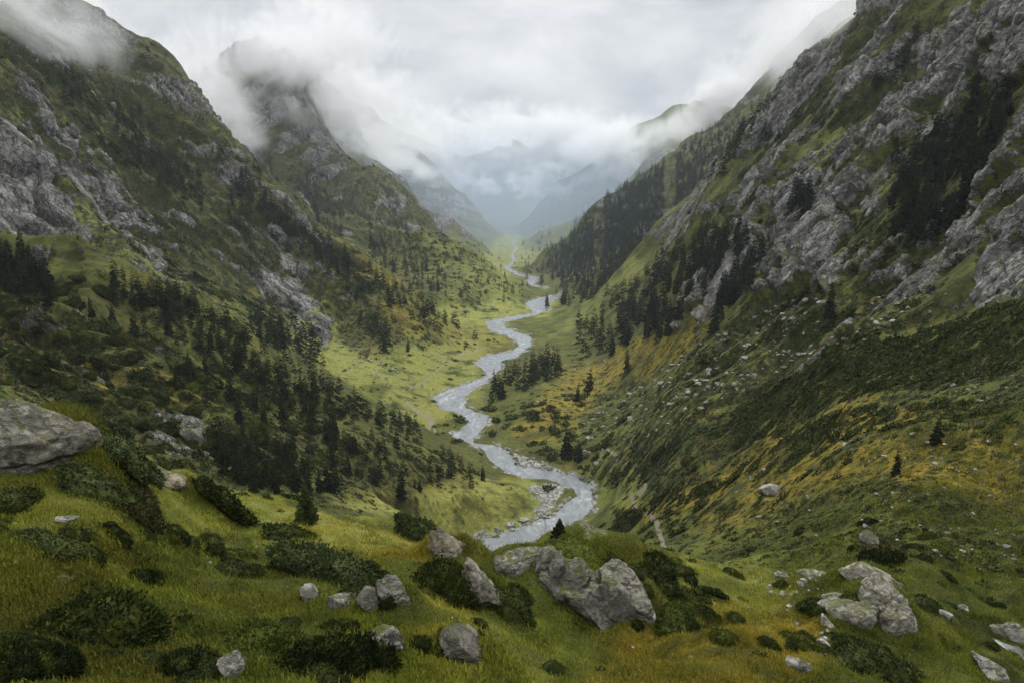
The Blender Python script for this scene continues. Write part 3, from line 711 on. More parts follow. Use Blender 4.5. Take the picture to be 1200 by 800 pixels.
M_JUNIPER = leaf_material('dark juniper', (.009, .014, .004), (.022, .030, .007), (.058, .068, .013))
M_OLIVE = leaf_material('olive bush', (.026, .036, .007), (.048, .062, .010), (.095, .108, .018))
M_PALE = leaf_material('grey green juniper', (.026, .038, .014), (.046, .060, .020), (.085, .102, .034))
M_BUSH = leaf_material('mountain bush', (.016, .023, .007), (.040, .051, .014), (.075, .086, .024))
M_HEATH = leaf_material('brown heath', (.028, .028, .010), (.050, .048, .016), (.095, .085, .030))
M_ROCK = stone_material('lichened grey rock', (.80, .78, .73), .95, 3.4)
M_TAN = stone_material('tan rock', (.95, .82, .62), .7, 3.4)
M_PALEROCK = stone_material('pale rock', (1.25, 1.23, 1.17), .3, 2.5)
M_BOULDER = stone_material('weathered boulder', (.86, .81, .71), .75, 2.6)
def grass_material():
    t = NT('grass blades'); g = t.n('ShaderNodeNewGeometry'); pos = g.outputs['Position']
    v = t.attr('tone'); n = t.noise(pos, .12, 5, .6)
    c = t.mix(v, (.036, .052, .009), (.26, .275, .034))
    c = t.mix(t.maprange(n, .45, .65, 0, .55), c, (.10, .088, .016))
    c = t.mix(t.math('MULTIPLY', t.attr('lite'), t.math('MULTIPLY_ADD', v, .6, .3)), c, (.40, .41, .06))
    c = t.mix(t.math('MULTIPLY', t.attr('gold'), v), c, (.36, .26, .032))
    return t.out(c, .85, spec=.06)
M_GRASS = grass_material()
def water_material():
    t = NT('glacial water'); g = t.n('ShaderNodeNewGeometry'); pos = g.outputs['Position']
    sc = t.n('ShaderNodeMapping', {'Vector': pos, 'Scale': (1.0, .5, 1.0)}).outputs[0]
    n = t.noise(sc, .16, 8, .66, 1.2); m = t.noise(sc, 1.3, 5, .65, .6); b = t.noise(pos, .035, 4, .55)
    f = t.math('ADD', t.math('MULTIPLY', n, .75), t.math('MULTIPLY', m, .25))
    c = t.ramp(f, [(.36, (.08, .092, .094)), (.48, (.145, .158, .162)), (.57, (.215, .228, .23)), (.69, (.50, .51, .51))])
    c = t.mix(t.maprange(b, .4, .6, 0, .55), c, (.125, .14, .145))
    return t.out(c, .16, t.bump(f, .8, .6), .5)
M_WATER = water_material()
def water_sheet(name, co):
    me = quad_mesh(name, np.array(co, float), [[0, 1, 2, 3]])
    o = link(name, me, M_WATER); tag(o, kind='structure'); return o
water_sheet('river', [(-150, 215, ZF), (150, 215, ZF), (150, 3300, ZF), (-150, 3300, ZF)])

# ------------------------------------------------------------------ shapes
def conifer(seed, whorls=15, arms=8, sprays=5, R=.19, skirt=.07):
    r = np.random.default_rng(seed); co = []; tr = []
    lean = r.normal(0, .012, 2)
    for k in range(whorls):
        tt = (k + .5) / whorls
        z0 = skirt + (1 - skirt) * tt ** .92
        L0 = R * (1 - tt) ** .78 * (0.85 + .3 * r.random()) + .012
        a0 = r.random() * 6.28
        for j in range(arms):
            if r.random() < .10: continue
            a = a0 + j * 6.283 / arms + r.normal(0, .22)
            L = L0 * r.uniform(.62, 1.18); dr = r.uniform(.15, .42) * (1.15 - tt)
            d = np.array([math.cos(a), math.sin(a), 0]); side = np.array([-d[1], d[0], 0])
            base = np.array([lean[0] * z0, lean[1] * z0, z0 + r.normal(0, .45 / whorls)])
            for q in range(sprays):
                s0 = .12 + .88 * q / sprays; s1 = min(1.08, s0 + .42)
                sgn = (-1) ** q * r.uniform(.4, 1.0)
                p0 = base + d * L * s0 * .8 + np.array([0, 0, -dr * L * s0])
                p1 = base + d * L * s1 + side * sgn * L * .30 + np.array([0, 0, -dr * L * s1 * 1.1 + r.normal(0, .10) * L])
                wdt = L * .20 * r.uniform(.7, 1.3)
                p2 = p0 + side * wdt * -sgn + np.array([0, 0, -.28 * L * r.random()])
                n = len(co); co += [p0 + np.array([0, 0, .05 * L]), p1, p2]; tr.append((n, n + 1, n + 2))
                p3 = (p0 + p1) / 2 + np.array([0, 0, -.34 * L * r.uniform(.4, 1.1)]) + side * r.normal(0, .06) * L
                n = len(co); co += [p0, p1, p3]; tr.append((n, n + 1, n + 2))
    # leader shoot
    n = len(co); co += [np.array([.006, 0, .95]), np.array([-.006, .004, .95]), np.array([lean[0], lean[1], 1.02])]; tr.append((n, n + 1, n + 2))
    return np.array(co), np.array(tr)
def trunk_mesh(h0=-.05, h1=.93, r0=.017, seg=6):
    co = []; tr = []
    for k, (z, rr_) in enumerate(((h0, r0 * 1.4), (.05, r0), (.5, r0 * .6), (h1, r0 * .12))):
        for j in range(seg):
            a = j * 6.283 / seg; co.append((rr_ * math.cos(a), rr_ * math.sin(a), z))
    for k in range(3):
        for j in range(seg):
            a, b = k * seg + j, k * seg + (j + 1) % seg
            tr += [(a, b, b + seg), (a, b + seg, a + seg)]
    return np.array(co), np.array(tr)
_ICO = {}
def ico(sub):
    if sub not in _ICO:
        import bmesh
        bm = bmesh.new(); bmesh.ops.create_icosphere(bm, subdivisions=sub, radius=1.0)
        bm.verts.ensure_lookup_table()
        _ICO[sub] = (np.array([v.co[:] for v in bm.verts]), np.array([[v.index for v in f.verts] for f in bm.faces])); bm.free()
    return _ICO[sub]
def boulder(seed, sub=3, cuts=9, rough=.10, soft=.05):
    """unit stone: a ball cut by random planes, then weathered"""
    r = np.random.default_rng(seed); p, f = ico(sub); p = p.copy()
    p = p / ((np.abs(p) ** 3.4).sum(1) ** (1 / 3.4))[:, None]
    for k in range(cuts):
        n = r.normal(size=3); n /= np.linalg.norm(n); d = r.uniform(.52, .86)
        e = p @ n - d
        p -= np.where(e > 0, e * (1 - soft), 0)[:, None] * n
    o = r.uniform(0, 90, 3)
    q = p + o
    for wl, a in ((.9, 1.0), (.42, .55), (.2, .36), (.09, .22)):
        if wl < .3 and sub < 3: break
        n = gnoise(q[:, 0] / wl + q[:, 2] * .7 / wl, q[:, 1] / wl - q[:, 2] * .6 / wl, seed % 50)
        p = p * (1 + rough * a * n)[:, None]
    if sub >= 4:      # joints and flaking faces
        wv = .10 * gnoise(q[:, 0] * 2.2 + q[:, 2], q[:, 1] * 2.2 - q[:, 2], 3)
        n0 = np.array([1.0, r.normal(0, .25), r.normal(0, .3)]); n0 /= np.linalg.norm(n0)
        for k in range(7):
            n = n0 + r.normal(0, .16, 3) if k < 4 else r.normal(size=3)
            n /= np.linalg.norm(n); e = p @ n + wv - r.uniform(-.75, .75)
            p = p * (1 + r.uniform(-.05, .05) * np.tanh(e / .02) - r.uniform(.03, .10) * np.exp(-(e / .028) ** 2))[:, None]
        f1, f2, cid = worley(q * np.array([3.2, 4.5, 4.5]), seed % 89)
        p = p * (1 + .045 * (cid - .5))[:, None]
        for wl, a in ((.09, .014), (.04, .008)):
            p = p * (1 + a * gnoise(q[:, 0] / wl + q[:, 2] * .7 / wl, q[:, 1] / wl - q[:, 2] * .6 / wl, 8))[:, None]
    return p, f
def bush(seed, sprays=180, size=.16, flat=.62, core=1, lobes=5):
    """unit bush: leaf sprays over several lobes, round a dark woody core"""
    r = np.random.default_rng(seed)
    cs = [np.array([0, 0, 0.0])]; rs = [.66]
    for k in range(lobes):
        a = r.random() * 6.283; d = r.uniform(.35, .95); cs.append(np.array([d * math.cos(a), d * math.sin(a), r.uniform(-.1, .30) * (1.1 - d)])); rs.append(r.uniform(.18, .50))
    cs = np.array(cs); rs = np.array(rs)
    k = r.choice(len(rs), sprays, p=rs ** 2 / (rs ** 2).sum())
    d = r.normal(size=(sprays, 3)); d[:, 2] = np.abs(d[:, 2]) * .9 - .12; d /= np.linalg.norm(d, axis=1, keepdims=True)
    p = cs[k] + d * (rs[k] * (r.uniform(.82, 1.10, sprays) + (r.random(sprays) < .12) * r.uniform(0, .28, sprays)))[:, None]
    grow = d * .8 + r.normal(0, .45, (sprays, 3)) + np.array([0, 0, .45]); grow /= np.linalg.norm(grow, axis=1, keepdims=True)
    side = np.cross(grow, r.normal(size=(sprays, 3))); side /= np.linalg.norm(side, axis=1, keepdims=True)
    L = size * r.uniform(.4, 1.9, sprays)[:, None]
    a = p - side * L * .30; b = p + side * L * .30; c = p + grow * L; e = p + grow * L * .55 + np.cross(grow, side) * L * .35
    co = np.stack([a, b, c, e], 1).reshape(-1, 3); i = np.arange(sprays)[:, None] * 4
    tr = np.concatenate([i + np.array([[0, 1, 2]]), i + np.array([[0, 3, 2]])])
    q, f = ico(core); q = q.copy()
    dist = np.full(len(q), .3)
    for c_, r_ in zip(cs, rs):
        b_ = q @ c_; disc = b_ ** 2 - (c_ @ c_ - r_ ** 2); ok = disc > 0
        dist = np.where(ok, np.maximum(dist, b_ + np.sqrt(np.maximum(disc, 0))), dist)
    q = q * (dist * .93)[:, None]
    tr = np.concatenate([tr, f + len(co)]); co = np.concatenate([co, q])
    co[:, 2] = np.where(co[:, 2] < 0, co[:, 2] * .5, co[:, 2])
    co[:, 2] *= flat * 1.25
    return co, tr
def merge(name, shapes, items, mat, smooth=False):
    """many scattered copies as one mesh: items are (shape, x, y, z, sx, sy, sz, turn)"""
    C, T, A = [], [], []; n = 0; random.seed(len(items))
    for it in items:
        co, tr = shapes[it[0]]
        c, s = math.cos(it[7]), math.sin(it[7])
        q = co * np.array(it[4:7]); q = np.stack([q[:, 0] * c - q[:, 1] * s, q[:, 0] * s + q[:, 1] * c, q[:, 2]], -1)
        if len(it) > 8: q[:, 2] += q[:, 0] * it[8] + q[:, 1] * it[9]
        q = q + np.array(it[1:4])
        C.append(q); T.append(tr + n); A.append(np.full(len(q), random.random())); n += len(q)
    me = tri_mesh(name, np.concatenate(C), np.concatenate(T), smooth)
    vattr(me, 'tone', np.concatenate(A))
    return link(name, me, mat)
from mathutils import Vector, Quaternion
def settle(o, x, y, turn, k=.85):
    gx, gy = lie(x, y)
    o.rotation_mode = 'QUATERNION'
    o.rotation_quaternion = Vector((0, 0, 1)).rotation_difference(Vector((-gx * k, -gy * k, 1))) @ Quaternion((0, 0, 1), turn)
def empty(name, loc, rz=0.0, sc=None):
    o = bpy.data.objects.new(name, None); COL.objects.link(o); o.location = loc; o.rotation_euler = (0, 0, rz); o.empty_display_size = .3
    if sc is not None: o.scale = sc
    return o
def poly_points(poly, n, r):
    us = [p[0] for p in poly]; vs = [p[1] for p in poly]; out = []
    while len(out) < n:
        u = r.uniform(min(us), max(us), n * 3); v = r.uniform(min(vs), max(vs), n * 3)
        k = in_poly(u, v, poly); out += list(zip(u[k], v[k]))
    return out[:n]
def jitter(pts, r, s): return [(u + r.normal(0, s), v + r.normal(0, s)) for u, v in pts]
# ------------------------------------------------------------------ spruces
TREES = []      # x, y, z, height, group index
GROUPS = []
def stand(label, poly, n, h, y0, y1, seed, gap=-.1, nmin=0.0):
    r = np.random.default_rng(seed); GROUPS.append(label); g = len(GROUPS) - 1; got = []
    for u, v in jitter(poly_points(poly, n * 4, r), r, 4 if y0 < 400 else 7 if y0 < 800 else 14):
        if len(got) >= n: break
        p = hit(u, v, y0)
        if p is None or not (y0 < p[1] < y1) or at_cell(sd, p[0], p[1]) > -3: continue
        if gnoise(np.array([p[0] / (.05 * p[1])]), np.array([p[1] / (.05 * p[1]) + seed]), 5)[0] < gap - .6: continue
        if any((p[0] - q[0]) ** 2 + (p[1] - q[1]) ** 2 < (h[0] * .13) ** 2 for q in got): continue
        got.append(p); TREES.append((p[0], p[1], p[2], r.uniform(*h) * (1 if r.random() > .2 else .65), g))
def single(label, u, v, hpx, y0=0):
    p = hit(u, v, y0)
    if p is None: log('no ground for', label); return
    GROUPS.append(label); TREES.append((p[0], p[1], p[2], hpx * math.hypot(p[1], 0) / F * 1.0, len(GROUPS) - 1))
stand('dark spruce in the long stand along the crest of the left-hand spur', [(120, 322), (200, 340), (262, 370), (335, 421), (430, 470), (500, 505), (480, 515), (400, 490), (330, 470), (250, 425), (190, 398), (140, 362)], 270, (7, 11), 240, 345, 1)
stand('dark spruce in the lower left stand above the yellow meadow by the river', [(258, 515), (300, 520), (330, 525), (380, 515), (440, 515), (500, 535), (560, 545), (552, 566), (500, 565), (450, 562), (420, 566), (385, 582), (330, 588), (285, 580), (258, 560)], 140, (5.5, 9.5), 150, 335, 2)
stand('spruce among bushes and ledges in the middle of the left slope', [(215, 420), (300, 470), (400, 500), (430, 515), (330, 515), (260, 500), (200, 450)], 41, (7, 11), 150, 330, 3)
stand('dark spruce at the upper left edge of the near slope', [(-5, 300), (30, 310), (68, 345), (62, 362), (25, 345), (-5, 335)], 30, (11, 16), 150, 330, 4)
stand('spruce in the dark belt down the second left ridge', [(300, 232), (340, 265), (380, 296), (460, 338), (545, 384), (535, 390), (490, 375), (430, 345), (380, 318), (330, 275)], 133, (12, 17), 520, 800, 5)
stand('spruce in the gully wood below the left cliff', [(290, 368), (330, 372), (380, 412), (385, 428), (340, 416), (300, 392)], 64, (12, 17), 400, 620, 6)
stand('spruce in the small wood on the slope left of the trails', [(425, 372), (440, 375), (462, 400), (455, 408), (432, 392)], 26, (12, 16), 420, 720, 7)
stand('spruce in the wood at the foot of the right-hand wall', [(668, 392), (690, 372), (735, 335), (790, 300), (862, 268), (880, 290), (850, 330), (800, 380), (760, 402), (715, 416), (672, 412)], 182, (15, 21), 380, 790, 8)
stand('spruce in the grove beside the river bend on the right bank', [(575, 458), (610, 432), (660, 420), (660, 436), (640, 450), (600, 465), (578, 476)], 49, (13, 18), 380, 620, 9)
stand('dark spruce in the wood clinging to the cliffs on the right', [(1045, 215), (1105, 135), (1172, 92), (1182, 150), (1135, 250), (1075, 300), (1040, 300)], 121, (9, 14), 150, 460, 10)
stand('spruce along the skyline of the right-hand wall', [(842, 186), (870, 146), (905, 112), (908, 120), (880, 150), (856, 185), (830, 210), (820, 222)], 38, (13, 18), 400, 740, 11)
stand('spruce on the steep rocks below the right-hand skyline', [(1015, 90), (1040, 60), (1090, 20), (1095, 50), (1050, 100), (1025, 130)], 22, (10, 15), 300, 600, 12)
stand('spruce in the clump on the rocks left of the pale cliff', [(925, 250), (940, 225), (948, 240), (935, 262)], 11, (15, 20), 300, 600, 13)
stand('spruce in the row stepping down beside the right-hand outcrop', [(830, 380), (850, 350), (885, 300), (890, 315), (860, 362), (836, 392)], 22, (13, 19), 280, 640, 14)
for lb, u, v, hp in (('lone spruce with a narrow crown above the right riverbank', 690, 458, 30), ('spruce on the yellow slope right of the river grove', 735, 432, 26), ('short spruce on the yellow slope beside the pale stones', 676, 470, 22),
                     ('dark spruce standing over the river bend, taller of two', 664, 536, 42), ('dark spruce beside the taller one over the river bend', 678, 540, 30), ('lone dark spruce high on the right-hand heath', 1096, 520, 40),
                     ('small dark spruce lower on the right-hand heath', 1050, 556, 34), ('spruce in the shadowed hollow of the right-hand slope', 972, 374, 44), ('big spruce on the left slope beside the pale ledges', 262, 545, 72),
                     ('broad spruce at the lower edge of the left stand, over the meadow', 470, 588, 46), ('single spruce on the meadow above the gravel bar', 566, 563, 22), ('tiny spruce on the meadow beside the left stand', 486, 572, 12),
                     ('young spruce on the meadow beside the left stand, a little taller', 492, 576, 16), ('spruce by the footpath left of the river', 478, 412, 18), ('dark spruce by the water under the river bend, left of a pair', 641, 360, 18), ('dark spruce by the water under the river bend, right of a pair', 660, 357, 22),
                     ('lone spruce high on the skyline of the right-hand wall', 914, 108, 14), ('small spruce above the long stand on the left', 108, 372, 26), ('pointed spruce below the long stand on the left', 132, 378, 22), ('short spruce on bare grass under the left stand', 158, 396, 34)):
    single(lb, u, v, hp)
# woods far down the valley: too many and too small to count
NEARN = len(TREES)
stand('far', [(668, 345), (720, 250), (800, 180), (860, 150), (880, 135), (855, 185), (800, 245), (740, 312), (700, 348)], 1700, (9, 17), 850, 1950, 20, .1)
stand('far', [(630, 318), (690, 262), (760, 205), (760, 235), (700, 300), (650, 325)], 900, (11, 17), 900, 1950, 21, .1)
stand('far', [(300, 180), (360, 215), (440, 285), (500, 325), (560, 350), (520, 350), (430, 300), (340, 240), (260, 170)], 420, (9, 15), 860, 1500, 22, .45)
stand('far', [(60, 80), (140, 130), (230, 210), (300, 270), (290, 285), (220, 235), (120, 150), (50, 100)], 220, (8, 13), 440, 960, 23, .42)
stand('far', [(280, 210), (340, 262), (420, 318), (400, 322), (320, 265), (270, 220)], 160, (10, 15), 560, 960, 24, .3)
stand('far', [(560, 300), (590, 315), (620, 330), (590, 335), (560, 322)], 60, (8, 12), 900, 1800, 25, .4)
stand('far', [(640, 270), (700, 240), (730, 225), (700, 255), (650, 285)], 160, (14, 22), 1700, 3300, 26, .4)
near = sorted(range(NEARN), key=lambda i: -TREES[i][3] / TREES[i][1] - (10 if i >= NEARN - 20 else 0))[:298]
nearset = set(near)
CROWN = []
for k in range(8):
    co, tr = conifer(100 + k, 15 + k % 3, 9, 5, R=(.15, .17, .19, .21, .16, .18, .20, .15)[k])
    me = tri_mesh('spruce crown', co, tr); vattr(me, 'tone', np.zeros(len(co))); CROWN.append(me)
co, tr = trunk_mesh(); TRUNK = tri_mesh('spruce trunk', co, tr, True)
def plant_tree(i, crown, trunk):
    x, y, z, h, g = TREES[i]
    wd = h * random.uniform(.9, 1.2)
    root = empty('spruce_tree', (x, y, z - .15), random.uniform(0, 6.28), (wd, wd, h))
    root.rotation_euler[0] = random.uniform(-.06, .06); root.rotation_euler[1] = random.uniform(-.05, .05)
    lab = GROUPS[g]
    tag(root, lab, 'tree', None if i >= NEARN - 20 else 'spruces: ' + lab.split(' in ')[-1].split(' at ')[-1])
    if 'along' in lab or 'on the steep' in lab: root['group'] = 'spruces ' + lab.split('spruce ')[-1]
    c = link('crown', crown, M_SPRUCE, root); tr_ = link('trunk', trunk, M_BARK, root)
    return root
for i in near: plant_tree(i, random.choice(CROWN), TRUNK)
# two young spruces close to the camera
FINE = []
for k in range(2):
    co, tr = conifer(300 + k, 26, 12, 8, R=(.30, .34)[k], skirt=.03); me = tri_mesh('young spruce crown', co, tr); vattr(me, 'tone', np.full(len(co), .3)); FINE.append(me)
def young(u, v, hpx, label, k):
    p = hit(u, v); h = hpx * p[1] / F
    root = empty('spruce_tree', (p[0], p[1], p[2] - .1), k * 2.1, (h, h, h)); tag(root, label, 'tree')
    link('crown', FINE[k], M_PALE if k == 0 else M_SPRUCE, root); link('trunk', TRUNK, M_BARK, root)
young(360, 612, 52, 'bushy grey-green young spruce on the edge of the grassy knoll', 0)
young(655, 634, 34, 'small dark spruce showing behind the grassy top of the cracked outcrop', 1)
LOW = [conifer(400 + k, 9, 7, 3, R=.20) for k in range(4)]
merge('forest', LOW, [(random.randrange(4), x, y, z - .2, h * random.uniform(.9, 1.3), h * random.uniform(.9, 1.3), h, random.uniform(0, 6.28)) for i, (x, y, z, h, g) in enumerate(TREES) if i not in nearset], M_SPRUCE)
tag(bpy.data.objects['forest'], kind='stuff')
log('trees', len(TREES), NEARN)
# ------------------------------------------------------------------ rocks and outcrops near the camera
def lump(cx, cy, ln, wd, ang, Yd, seed, sub=4, deep=.8, cuts=8, rough=.09, off=0.0):
    """a weathered block sighted at (cx, cy): long axis ln and width wd in photo pixels, tilted in the upright plane"""
    a, q = ray(cx, cy); s = Yd / F * math.sqrt(1 + q * q) * .98
    p, f = boulder(seed, sub, cuts, rough)
    p = p * np.array([ln * .50 * s, max(wd, ln * .55) * .55 * s * deep, wd * .50 * s])
    t = -math.radians(ang); c, sn = math.cos(t), math.sin(t)
    p = np.stack([p[:, 0] * c - p[:, 2] * sn, p[:, 1], p[:, 0] * sn + p[:, 2] * c], -1)
    th = -math.atan(a); c, sn = math.cos(th), math.sin(th)
    p = np.stack([p[:, 0] * c - p[:, 1] * sn, p[:, 0] * sn + p[:, 1] * c, p[:, 2]], -1)
    return p + np.array([a * (Yd + off), Yd + off, q * (Yd + off)]), f
def outcrop(name, label, cat, lumps, mat, group=None):
    C, T = [], []; n = 0
    for L in lumps:
        p, f = lump(*L[:-1], **L[-1]) if isinstance(L[-1], dict) else lump(*L)
        C.append(p); T.append(f + n); n += len(p)
    P = np.concatenate(C); base = np.array([P[:, 0].mean(), P[:, 1].mean(), P[:, 2].min()])
    me = tri_mesh(name, P - base, np.concatenate(T), True)
    o = link(name, me, mat, loc=base); tag(o, label, cat, group)
    return o
for nm_, lb_, ct_, lumps_, mt_ in ROCKS: outcrop(nm_, lb_, ct_, lumps_, {'rock': M_ROCK, 'tan': M_TAN, 'pale': M_PALEROCK, 'boulder': M_BOULDER}[mt_])
# the small stream
def strip(name, ctr, halfw):
    P = []
    for (u, v), hw in zip(ctr, halfw):
        p = hit(u, v); P.append((p[0], p[1] - hw, p[2] + .12)); P.append((p[0], p[1] + hw, p[2] + .12))
    q = [[2 * k, 2 * k + 2, 2 * k + 3, 2 * k + 1] for k in range(len(ctr) - 1)]
    o = link(name, quad_mesh(name, np.array(P), q), M_WATER); tag(o, kind='structure'); return o
strip('stream', [(1166, 752), (1180, 760), (1196, 768), (1215, 772), (1250, 778)], [.5, 1.0, 1.3, 1.4, 1.5])
# loose stones
STONES = []; SGR = []
def scatter_stones(label, poly, n, px, y0, y1, seed, mat, flat=.7, wet=False):
    r = np.random.default_rng(seed); SGR.append((label, mat)); g = len(SGR) - 1
    for u, v in poly_points(poly, n, r):
        p = hit(u, v, y0)
        if p is None or not (y0 < p[1] < y1): continue
        if not wet and at_cell(sd, p[0], p[1]) > -1: continue
        s = px[0] * (px[1] / px[0]) ** (r.random() ** 2.2) * p[1] / F * .5
        STONES.append((s / p[1], p, s * r.uniform(.8, 1.3), s * r.uniform(.8, 1.3), s * flat * r.uniform(.7, 1.3), r.uniform(0, 6.28), g))
scatter_stones('pale stone in the boulder field on the right-hand slope', [(670, 515), (700, 470), (760, 440), (850, 385), (940, 345), (985, 350), (960, 410), (860, 465), (780, 500), (700, 545)], 420, (2.2, 9), 150, 620, 1, M_PALEROCK)
scatter_stones('pale stone lying on the lower right-hand meadow', [(860, 560), (940, 520), (1040, 500), (1200, 520), (1200, 680), (1050, 640), (880, 620)], 130, (2.5, 9), 60, 260, 2, M_PALEROCK)
scatter_stones('stone in the bank along the inside of the lower river bend', [(545, 640), (562, 625), (600, 612), (640, 600), (658, 592), (662, 600), (640, 612), (604, 626), (570, 636), (552, 648)], 130, (2.5, 10), 200, 340, 3, M_PALEROCK, wet=True)
scatter_stones('stone in the rubble beside the upper river bend', [(585, 518), (610, 530), (650, 545), (672, 556), (650, 552), (604, 546), (590, 530)], 60, (2.5, 8), 280, 440, 4, M_PALEROCK, wet=True)
scatter_stones('stone at the waters edge below the right-hand slope', [(676, 556), (696, 566), (700, 590), (690, 606), (696, 590), (690, 570)], 26, (3, 8), 230, 340, 5, M_ROCK, wet=True)
scatter_stones('small pale stone around the right outcrop', [(880, 668), (960, 670), (980, 730), (975, 775), (930, 740), (900, 700)], 40, (3.5, 12), 25, 100, 6, M_PALEROCK)
scatter_stones('small stone scattered in the near grass', [(120, 600), (330, 600), (560, 700), (760, 760), (900, 760), (760, 790), (300, 690), (40, 690)], 50, (2, 7), 12, 90, 7, M_PALEROCK)
scatter_stones('stone of the scree below the left cliff', [(385, 400), (420, 400), (480, 440), (520, 460), (470, 456), (400, 430)], 170, (1.4, 4), 400, 660, 8, M_PALEROCK)
scatter_stones('pale stone of the gully fan on the left wall', [(165, 265), (200, 315), (235, 350), (200, 330), (160, 290)], 50, (2, 5), 380, 640, 9, M_PALEROCK)
scatter_stones('stone on the yellow slope by the river grove', [(640, 440), (720, 420), (720, 450), (660, 480), (610, 500)], 70, (1.6, 4.5), 330, 640, 10, M_PALEROCK)
scatter_stones('stone below the rib of rock on the right-hand slope', [(930, 420), (990, 390), (1080, 340), (1090, 350), (1010, 400), (940, 440)], 60, (2.5, 8), 120, 340, 11, M_PALEROCK)
scatter_stones('stone among bushes high on the right-hand slope', [(960, 350), (1100, 330), (1200, 380), (1200, 470), (1050, 470), (960, 440)], 60, (2.2, 7), 90, 330, 12, M_PALEROCK)
scatter_stones('stone on the gravel along the middle river', [(505, 470), (545, 450), (600, 400), (625, 400), (580, 440), (560, 500), (540, 515)], 80, (1.3, 4), 330, 760, 13, M_PALEROCK, wet=True)
STONES.sort(key=lambda s: -s[0])
SM = []
for k in range(7):
    p, f = boulder(500 + k, 3, 10, .07); me = tri_mesh('loose stone', p, f, False); vattr(me, 'tone', np.zeros(len(p)))
    SM.append({M_PALEROCK: me, M_ROCK: me.copy()})
NST = 245
for s in STONES[:NST]:
    lb, mt = SGR[s[6]]
    o = link('stone', random.choice(SM)[mt], mt, loc=(s[1][0], s[1][1], s[1][2] + s[4] * .25)); o.scale = s[2:5]; o.rotation_euler = (random.uniform(-.2, .2), random.uniform(-.2, .2), s[5])
    tag(o, lb, 'stone', 'stones: ' + lb.split('stone ', 1)[-1])
P2 = [boulder(520 + k, 2, 8, .08) for k in range(6)]
merge('scree', P2, [(random.randrange(6), s[1][0], s[1][1], s[1][2] + s[4] * .2, s[2], s[3], s[4], s[5]) for s in STONES[NST:]], M_PALEROCK)
tag(bpy.data.objects['scree'], kind='stuff')
log('stones', len(STONES))
# ------------------------------------------------------------------ bushes
NB = {}
def near_bush(seed, sprays, size):
    co, tr = bush(seed, sprays, size, .62, 3, 13); me = tri_mesh('bush foliage', co, tr); vattr(me, 'tone', np.zeros(len(co))); return me
def set_bush(label, cx, cy, w_, h_, mat, seed, name='juniper_bush', sprays=4500, size=.10, cat='bush'):
    p = hit(cx, min(cy + h_ * .28, 798)); s = p[1] / F
    a, q = ray(cx, cy)
    me = near_bush(seed, sprays, size); o = link(name, me, mat, loc=(p[0], p[1] + w_ * s * .12, p[2] - .1 * h_ * s))
    o.scale = (w_ * s * .62, w_ * s * .52, h_ * s * 1.15); settle(o, p[0], p[1], seed * .0); tag(o, label, cat)
    return o
for k, (lb, cx, cy, w_, h_, mt) in enumerate((
    ('largest round dark juniper, near the lower left corner', 112, 722, 150, 92, M_JUNIPER), ('olive mat of juniper right of the biggest dark one', 302, 752, 112, 78, M_OLIVE), ('dark juniper behind the upright grey block', 392, 764, 104, 76, M_JUNIPER),
    ('spreading grey-green juniper over the low brown rocks', 392, 668, 116, 60, M_PALE), ('dark juniper left of the long leaning slab', 514, 674, 86, 66, M_JUNIPER), ('brown and green heath mound under the great boulder', 112, 572, 80, 22, M_BUSH),
    ('dark cushion bush at the edge of the pale meadow', 258, 584, 66, 30, M_JUNIPER), ('low dark bush with bare twigs beside the young spruce', 330, 622, 58, 24, M_JUNIPER), ('very dark bush beside the rounded boulder on the right', 1037, 650, 44, 36, M_JUNIPER),
    ('bush on top of the tan sloping slab', 487, 618, 60, 22, M_BUSH), ('dark bushes on the shoulder right of the outcrop', 772, 662, 56, 36, M_BUSH), ('dark bush in the bottom left corner', 24, 775, 90, 70, M_JUNIPER), ('dark bush left of the grey rock at the bottom edge', 226, 776, 74, 54, M_JUNIPER),
    ('grey-green bush covering the slope right of the great boulder', 136, 524, 80, 28, M_PALE), ('brown heathery mound below the grey-green bush', 158, 588, 60, 32, M_HEATH), ('grassy heath tuft on the cap of the cracked outcrop', 684, 648, 60, 14, M_OLIVE),
    ('green tuft in the hollow of the right outcrop', 1010, 706, 46, 22, M_OLIVE), ('small dark bush left of the grey-green juniper', 345, 655, 46, 34, M_JUNIPER), ('dark bush between the leaning slab and the outcrop', 600, 705, 56, 34, M_BUSH),
    ('dark bush below the right outcrop', 1010, 770, 90, 44, M_BUSH), ('dark bush on the far edge of the grassy knoll', 300, 548, 40, 26, M_JUNIPER), ('dark tussock bush beside the footpath on the right', 735, 612, 46, 26, M_JUNIPER), ('green bush under the smooth tan-grey slab', 790, 720, 60, 26, M_OLIVE),
    ('dark low bush on the left grass above the biggest juniper', 60, 640, 70, 26, M_BUSH), ('dark bush at the left edge below the great boulder', 12, 585, 60, 34, M_BUSH))):
    set_bush(lb, cx, cy, w_, h_, mt, 40 + k, 'heath_bush' if mt in (M_HEATH, M_BUSH) else 'juniper_bush', 9500 if w_ > 80 else 5000, .058 if w_ > 80 else .075)
BUSH = []; BGR = []
